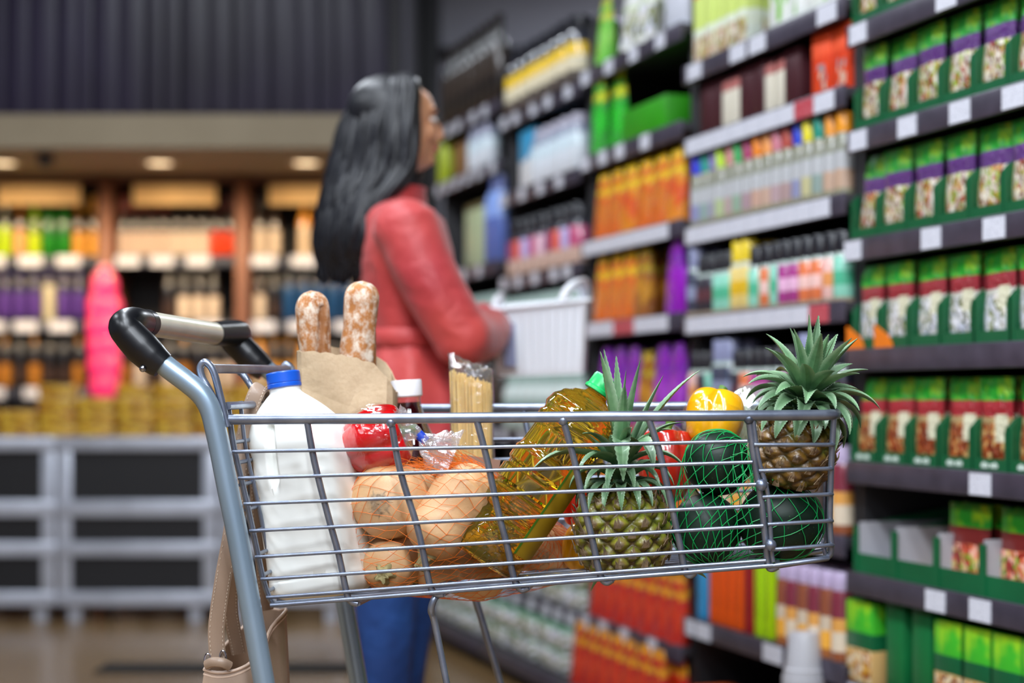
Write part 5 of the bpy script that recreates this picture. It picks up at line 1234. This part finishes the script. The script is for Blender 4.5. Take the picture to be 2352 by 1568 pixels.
# ---- pineapples
def pine_mat(nm, gr, nub, mid):
    t = NT(nm); at3 = t.n('Attribute', {'attribute_name': 'eye'}); v = at3.outputs['Fac']
    mm = t.ramp(v, [(0, rgb(nub)), (.34, rgb(nub)), (.52, rgb(mid)), (.78, rgb(gr)), (1, rgb('#3c300c'))])
    c = t.mix(t.math('MULTIPLY', t.ramp(t.noise(90, 4), [(.42, (0, 0, 0)), (.6, (1, 1, 1))]), .45), mm, rgb('#7a5a38')); c = t.mix(t.math('MULTIPLY', t.ramp(t.noise(25, 2), [(.5, (0, 0, 0)), (.7, (1, 1, 1))]), .45), c, rgb('#6f8a20'))
    t.bump(t.noise(210, 4), .5, .0015); return t.fin(c, .38, 0, Coat_Weight=.2)
M_bract = plain('pineapple_bract', '#8f7b60', .7, var=.5, scale=90)
t = NT('pineapple_leaf'); gz = t.noise(30, 4); sxp = t.n('Attribute', {'attribute_name': 'edge'})
c = t.mix(t.ramp(gz, [(.3, (0, 0, 0)), (.7, (1, 1, 1))]), rgb('#2e5635'), rgb('#6c9668')); c = t.mix(t.math('MULTIPLY', sxp.outputs['Fac'], .7), c, rgb('#a3bf9c')); t.bump(t.noise(140, 3), .2, .001)
M_leaf = t.fin(c, .38, 0, Coat_Weight=.12)
def leaf(b, lay, base, d0, L, w_, curl, twist=0, down=Vector((0, 0, -1)), tilt=0):
    """tapering toothed blade starting along d0 and bending toward `down`"""
    n = 40; p = Vector(base); d = Vector(d0).normalized(); side = d.cross(Vector((0, 0, 1)));
    if side.length < .05: side = Vector((math.cos(tilt), math.sin(tilt), 0))
    side.normalize(); rows = []
    for j in range(n+1):
        v = j/n; ww = w_*(1-v**2.1)*(.78+.22*math.sin(min(1, v*3)*PI/2))+.0004; up = side.cross(d).normalized(); fold_ = .32*ww
        tooth = .022*ww*(1 if j % 2 else -.4)+(.0007 if j % 2 else 0)
        s_ = side; L_ = p-s_*(ww/2+tooth)+up*fold_; R_ = p+s_*(ww/2+tooth)+up*fold_; Lm = p-s_*ww*.26+up*fold_*.42; Rm = p+s_*ww*.26+up*fold_*.42; th = -up*(.0014*(1-v)+.0004)
        rows.append([L_, Lm, p, Rm, R_, Rm+th, p+th, Lm+th]); d = (d+down*curl*(.4+1.2*v)/n).normalized(); side = (side-d*side.dot(d)).normalized(); p = p+d*L/n
    R = [[b.verts.new(q_) for q_ in r] for r in rows]
    for r in R:
        for i, vt in enumerate(r): vt[lay] = (1, .15, .35, .15, 1, 0, 0, 0)[i]
    for i in range(n):
        for k in range(8): b.faces.new((R[i][k], R[i][(k+1) % 8], R[i+1][(k+1) % 8], R[i+1][k]))
    b.faces.new(R[0][::-1]); b.faces.new(R[-1])
def pineapple(loc, rot, rx, rz, ne, nr, mats, label, crown, seed=1, ctop=.92):
    rnd = random.Random(seed); o = thing('pineapple', label, 'pineapple', loc, rot)
    b = bmesh.new(); lay = b.verts.layers.float.new('eye'); NU, NV = ne*16, nr*15; rows = []
    def shape(v): z = -math.cos(PI*v); return rx*max(.02, (1-abs(z)**3.1))**.5, z*rz
    for j in range(NV+1):
        v = .02+.96*j/NV; r, z = shape(v); row = []
        for k in range(NU):
            a = 2*PI*k/NU; U = a/(2*PI)*ne; Vv = (z/rz+1)/2*nr
            best = 9
            for jj in (math.floor(Vv), math.floor(Vv)+1):
                off = .5*(jj % 2); uu = round(U-off)+off; dx = (U-uu)*1.0; dy = (Vv-jj)*.92; dd = .5*(abs(dx)*2+abs(Vv-jj))+.675*math.hypot(dx*2, Vv-jj); best = min(best, dd)
            best = min(1, best); h = rx*.15*(1-best**2)**.75+rx*.025*max(0, 1-best*3.5)+.0006*nz3((a*9, z*200, 1)); rr = r+h*min(1, r/rx*1.4)
            vt = b.verts.new((rr*math.cos(a), rr*math.sin(a), z)); vt[lay] = best; row.append(vt)
        rows.append(row)
    for j in range(NV):
        for k in range(NU): b.faces.new((rows[j][k], rows[j][(k+1) % NU], rows[j+1][(k+1) % NU], rows[j+1][k]))
    b.faces.new(rows[0][::-1]); b.faces.new(rows[-1])
    for f in b.faces: f.material_index = 0
    obj('fruit', b, mats, o, angle=80)
    b = bmesh.new()
    for jj in range(1, nr):
        z = (jj/nr*2-1)*rz; r = rx*max(.02, (1-abs(z/rz)**3.1))**.5
        for k in range(ne):
            a = 2*PI*(k+.5*(jj % 2))/ne; out = Vector((math.cos(a), math.sin(a), 0)); tn = Vector((-math.sin(a), math.cos(a), 0)); c_ = out*(r+rx*.135)+Vector((0, 0, z-rx*.05))
            for m_ in range(2):   # papery slivers on each eye
                wv_ = rx*(.055, .045, .04)[m_]*(.6+.8*rnd.random()); hh = rx*(.25, .17, .15)[m_]*(.7+.6*rnd.random()); sx = (0, -.07, .07)[m_]*rx
                pts_ = [c_+tn*(sx-wv_)-Vector((0, 0, rx*.05)), c_+tn*(sx+wv_)-Vector((0, 0, rx*.05)), c_+tn*(sx+wv_*.4)+out*rx*.05+Vector((0, 0, hh*.5)), c_+tn*(sx+rnd.uniform(-.06, .06)*rx)+out*rx*(.02+.12*rnd.random())+Vector((0, 0, hh)), c_+tn*(sx-wv_*.5)+out*rx*.055+Vector((0, 0, hh*.45))]
                loft(b, [pts_, [p_-out*.0012 for p_ in pts_]])
    obj('bracts', b, M_bract, o, angle=60)
    b = bmesh.new(); lay = b.verts.layers.float.new('edge'); zt = rz*ctop
    sweep(b, catmull([(0, 0, zt-.01), (0, 0, zt+.03), (0, 0, zt+.06)], 3), [.017, .013, .004], 10)
    crown(b, lay, Vector((0, 0, zt)), rnd); obj('crown', b, M_leaf, o, angle=45)
    return o
def crown1(b, lay, c, rnd):
    # ring of short drooping leaves, then taller ones, plus the tall ones the photo shows
    for k in range(17):
        a = 2*PI*k/17+.2; out = Vector((math.cos(a), math.sin(a), 0)); leaf(b, lay, c+out*.014+Vector((0, 0, .003)), out+Vector((0, 0, .75)), .062+.014*rnd.random(), .017, 3.1)
    for k in range(13):
        a = 2*PI*k/13+.55; out = Vector((math.cos(a), math.sin(a), 0)); leaf(b, lay, c+out*.013+Vector((0, 0, .018)), out+Vector((0, 0, .9)), .070+.02*rnd.random(), .017, 2.5)
    for k in range(8):
        a = 2*PI*k/8+.1; out = Vector((math.cos(a), math.sin(a), 0)); leaf(b, lay, c+out*.010+Vector((0, 0, .036)), out*.7+Vector((0, 0, 1.0)), .095+.02*rnd.random(), .018, 1.2)
    spec = [((-.15, -.14, 1), .160, .029, .0), ((.05, -.3, 1), .118, .026, .05), ((.08, .0, 1), .128, .024, -.05), ((.20, -.1, 1), .146, .026, -.05), ((.46, .0, 1), .132, .022, .1), ((.62, .2, .95), .170, .019, .6), ((0, .2, 1), .15, .02, .1), ((-.1, .15, 1), .16, .02, .1),
            ((-.95, -.25, .50), .125, .027, 1.3), ((-.02, -.60, 1.1), .130, .033, 4.3), ((.30, -.5, 1.1), .105, .034, 3.9), ((-.6, -.5, .6), .085, .018, 2.2), ((.9, -.2, .55), .095, .018, 2.0)]
    for d, L, w_, cu in spec: leaf(b, lay, c+Vector((d[0]*.012, d[1]*.012, .040)), d, L, w_, cu)
def crown2(b, lay, c, rnd):
    for ring_, (n_, zz, el, L, w_, cu) in enumerate([(14, .000, .35, .066, .027, 3.0), (13, .010, .65, .078, .028, 2.2), (12, .020, .75, .086, .027, 1.4), (10, .030, 1.2, .088, .026, .7), (7, .038, 2.2, .084, .024, .3), (4, .042, 5, .086, .022, .1)]):
        for k in range(n_):
            a = 2*PI*(k+.37*ring_)/n_; out = Vector((math.cos(a), math.sin(a), 0)); leaf(b, lay, c+out*(.016-.002*ring_)+Vector((0, 0, zz)), out+Vector((0, 0, el)), L*(.85+.3*rnd.random()), w_, cu)
pineapple(P(1431, 1222, 2.470), (math.radians(4), math.radians(-2), 0), .0600, .0640, 11, 9, pine_mat('pineapple_yellow', '#7f8420', '#8a7a60', '#8e8628'), 'greenish yellow pineapple standing upright in the middle of the basket', crown1, 1)
pineapple(P(1822, 1030, 2.442), (math.radians(16), math.radians(5), .5), .0530, .0560, 9, 8, pine_mat('pineapple_brown', '#6a4c12', '#5a4230', '#7a5a18'), 'brown pineapple with a spreading crown perched at the front corner', crown2, 2)
# ---- dark green squashes in a green net
t = NT('gem_squash'); vv = t.n('TexVoronoi', Scale=120); t.t.links.new(t.tc(), vv.inputs['Vector']); c = t.mix(t.ramp(t.noise(8, 4), [(.3, (0, 0, 0)), (.7, (1, 1, 1))]), rgb('#07150e'), rgb('#10281a')); c = t.mix(t.math('MULTIPLY', t.ramp(vv.outputs[0], [(0, (1, 1, 1)), (.16, (0, 0, 0))]), .45), c, rgb('#4a7a3a'))
t.bump(t.noise(120, 3), .2, .001); M_gem = t.fin(c, .45, 0, Specular_IOR_Level=.3)
gp2 = []
def gem(c, rx, ry, rz, rot, label):
    b = bmesh.new(); bmesh.ops.create_uvsphere(b, u_segments=48, v_segments=32, radius=1)
    for v in b.verts:
        a = math.atan2(v.co.y, v.co.x); k = 1+.012*math.cos(a*8)-.03*max(0, (abs(v.co.z)-.9)/.1); v.co = Vector((v.co.x*rx*k, v.co.y*ry*k, v.co.z*rz*(1-.0)))
    M = Matrix.Translation(c) @ Matrix.Rotation(rot[2], 4, 'Z') @ Matrix.Rotation(rot[1], 4, 'Y') @ Matrix.Rotation(rot[0], 4, 'X'); gp2.extend([M @ v.co for v in b.verts])
    o = obj('gem_squash', b, M_gem, loc=c, rot=rot, angle=80); tag(o, label, 'squash')
    b = bmesh.new(); lathe(b, [(.001, rz*.985), (.008, rz*.985), (.006, rz+.003), (.005, rz+.010), (.001, rz+.011)], 12, lambda a, z, r: r*(1+.15*math.cos(a*5))); obj('stem', b, M_stem, o)
gem(P(1648, 1063, 2.475), .0470, .046, .0480, (-1.4, .3, 0), 'dark green squash, topmost of the three in the green net')
gem(P(1622, 1214, 2.470), .0490, .047, .0500, (-.4, -.3, 0), 'dark green squash, lower left of the three in the green net')
gem(P(1793, 1198, 2.462), .0600, .056, .0550, (-1.35, .1, .2), 'dark green speckled squash, largest of the three, under the brown pineapple')
cen = sum(gp2, Vector())/len(gp2)
netbag('net_bag', gp2, cen, 26, 15, .00058, M_gnet, 'green mesh net bag around the three dark green squashes', pole=Vector((.3, .1, 1)), infl=1.02, jit=.22, gather=[(P(1730, 1110, 2.42), 22, .012)], knot=1.6)
# clear packed greens and a brown card at the front
o = thing('salad_pack', 'clear film pack of pale leaves behind the yellow pepper', 'packet', P(1728, 935, 2.72))
b = bmesh.new(); lay = b.verts.layers.float.new('edge'); rnd = random.Random(4)
for k in range(26): leaf(b, lay, Vector((rnd.uniform(-.03, .03), rnd.uniform(-.015, .015), -.05)), (rnd.uniform(-.5, .5), rnd.uniform(-.3, .3), 1), .06+.02*rnd.random(), .018, 1.5)
obj('leaves', b, plain('salad_pale', '#b9c9a0', .5, var=.3, scale=40), o)
b = bmesh.new(); bmesh.ops.create_icosphere(b, subdivisions=4, radius=1)
for v in b.verts: n_ = .10*nz3(v.co, 2.2); v.co = Vector((v.co.x*.050*(1+n_), v.co.y*.03*(1+n_), v.co.z*.045*(1+n_)-.012))
obj('film', b, thin('film_salad', (.95, .96, .96), .1, .9, 40, 1.2, .14, milky=.12), o, angle=180)
b = bmesh.new(); c0_ = P(1860, 1130, 2.60); q_ = [P(x, y, 2.60)-c0_ for x, y in ((1800, 1075), (1895, 1070), (1905, 1175), (1810, 1180))]; loft(b, [q_, [v+Vector((0, .002, 0)) for v in q_]]); tag(obj('cardboard_piece', b, plain('card_grey_brown', '#7a6a64', .6), loc=c0_), 'grey brown cardboard piece behind the brown pineapple at the basket front', 'cardboard')
# loose leaf bits under the basket
for (px, py, L, a) in ((1600, 1318, .016, 1), (1376, 1330, .022, -.3)):
    b = bmesh.new(); lay = b.verts.layers.float.new('edge'); leaf(b, lay, (0, 0, 0), (a, .1, -.4), L, .008, .5); tag(obj('leaf_scrap', b, M_leaf, loc=P(px, py-4, 2.40)), 'small green leaf tip poking below the basket floor at the %s' % ('front pineapple' if px < 1500 else 'dark green squashes'), 'leaf')
# ================================================================ handbag
def handbag():
    c0 = P(565, 1500, 2.56); o = thing('handbag', 'taupe leather handbag hanging by its straps from the rear of the trolley', 'handbag', c0)
    def q(px, py, Y): return P(px, py, Y)-c0
    M_lea = plain('leather_taupe', '#967f6c', .42, var=.08, scale=12, bump=.15, bscale=180, Coat_Weight=.1); M_edge = plain('leather_light_edge', '#c4ab98', .5); M_st = plain('stitch_cream', '#d8c8b4', .7); M_gold = plain('buckle_gold', '#c9a25a', .25, 1)
    b = bmesh.new()
    # body: open bag, corners seen from the side; left top dips, right top rises
    topf = [q(470, 1536, 2.47), q(520, 1540, 2.46), q(575, 1512, 2.47)]; W = .0
    ring_top = [q(471, 1538, 2.47), q(500, 1545, 2.465), q(540, 1540, 2.465), q(578, 1520, 2.47), q(606, 1478, 2.50), q(622, 1440, 2.52), q(655, 1402, 2.56), q(640, 1402, 2.66), q(600, 1400, 2.70), q(560, 1440, 2.70), q(520, 1480, 2.66), q(485, 1515, 2.56)]
    rt = catmull(ring_top+[ring_top[0]], 3)[:-1]; zb = P(0, 1760, 2.56).z-c0.z; rings = []
    for j in range(13):
        v = j/12; r = []
        for i, p in enumerate(rt):
            bx_ = p.x*1.03+(.004 if p.x > 0 else -.004)*math.sin(PI*v); by_ = p.y*(1+.10*math.sin(PI*v)); r.append(Vector((bx_+.002*nz3((p.x*30, v*3, 1)), by_, zb+(p.z-zb)*(1-v))))
        rings.append(r)
    inner = [[Vector((p.x*.965, p.y*.965+.001, p.z)) for p in r] for r in rings]
    loft(b, inner[1::-1] [::-1][::-1] if False else [inner[4], inner[2], inner[0]]+rings); obj('body', b, M_lea, o, angle=50)
    b = bmesh.new(); sweep(b, [p+Vector((0, 0, .0005)) for p in rings[0]], .0024, 8, closed=True); sweep(b, [Vector((p.x*1.005, p.y*1.005, p.z-.006)) for p in rings[0]], .0016, 6, closed=True); obj('piping', b, M_edge, o)
    def strap(pts, wd, up, nm='strap', stitch=True):
        pts = catmull(pts, 7); b = bmesh.new(); sweep(b, pts, [(wd/2, .0022)]*len(pts), 12, up=up); s_ = obj(nm, b, M_lea, o, angle=50)
        b = bmesh.new()
        if stitch:
            acc = 0; u = Vector(up)
            for i in range(len(pts)-1):
                t_ = (pts[i+1]-pts[i]); L = t_.length; tn = t_.normalized(); u2 = (u-tn*u.dot(tn)).normalized(); nn = tn.cross(u2); n_ = max(1, int(L/.0045))
                for k in range(n_):
                    p = pts[i]+t_*(k/n_)
                    for s2 in (-1, 1):
                        for s3 in (-1, 1): c_ = p+u2*s2*(wd/2-.0028)+nn*s3*.0022; sweep(b, [c_, c_+tn*.0027], .00042, 4)
            obj('stitching', b, M_st, s_)
    strap([q(500, 1512, 2.47), q(497, 1440, 2.47), q(512, 1330, 2.468), q(530, 1230, 2.47), q(545, 1130, 2.49), q(556, 1040, 2.505), q(572, 950, 2.515), q(592, 896, 2.52), q(606, 892, 2.545), q(600, 930, 2.575), q(590, 1040, 2.58)], .023, (1, .15, 0))
    strap([q(590, 1040, 2.58), q(592, 1150, 2.585), q(603, 1280, 2.60), q(612, 1400, 2.64)], .022, (1, .3, 0))
    strap([q(548, 1500, 2.60), q(530, 1400, 2.56), q(535, 1290, 2.52), q(548, 1180, 2.53), q(562, 1050, 2.54), q(583, 940, 2.55), q(600, 897, 2.56), q(612, 910, 2.60), q(606, 1000, 2.62)], .021, (1, .3, 0))
    for px, py, Y in ((477, 1519, 2.468), (512, 1512, 2.465)):
        b = bmesh.new(); sweep(b, [q(px, py, Y)+Vector((.0045*math.cos(a), 0, .011*math.sin(a))) for a in [2*PI*k/20 for k in range(20)]], .0014, 8, closed=True); obj('ring', b, plain('ring_silver', '#b8b8c8', .15, 1), o)
    b = bmesh.new(); sweep(b, catmull([q(474, 1526, 2.466), q(490, 1520, 2.458), q(512, 1522, 2.456), q(528, 1530, 2.462)], 4), [(.007, .005)]*4, 10, up=(0, 0, 1)); obj('strap_tab', b, M_lea, o)
    b = bmesh.new(); sweep(b, [q(634, 1520, 2.545)+Vector((.0045*math.cos(a), 0, .014*math.sin(a))) for a in [2*PI*k/20 for k in range(20)]], .0016, 8, closed=True); obj('buckle', b, M_gold, o)
handbag()
# remove the prototypes everything was copied from
for p_ in protos:
    for ch in list(p_.children): bpy.data.objects.remove(ch)
    bpy.data.objects.remove(p_)
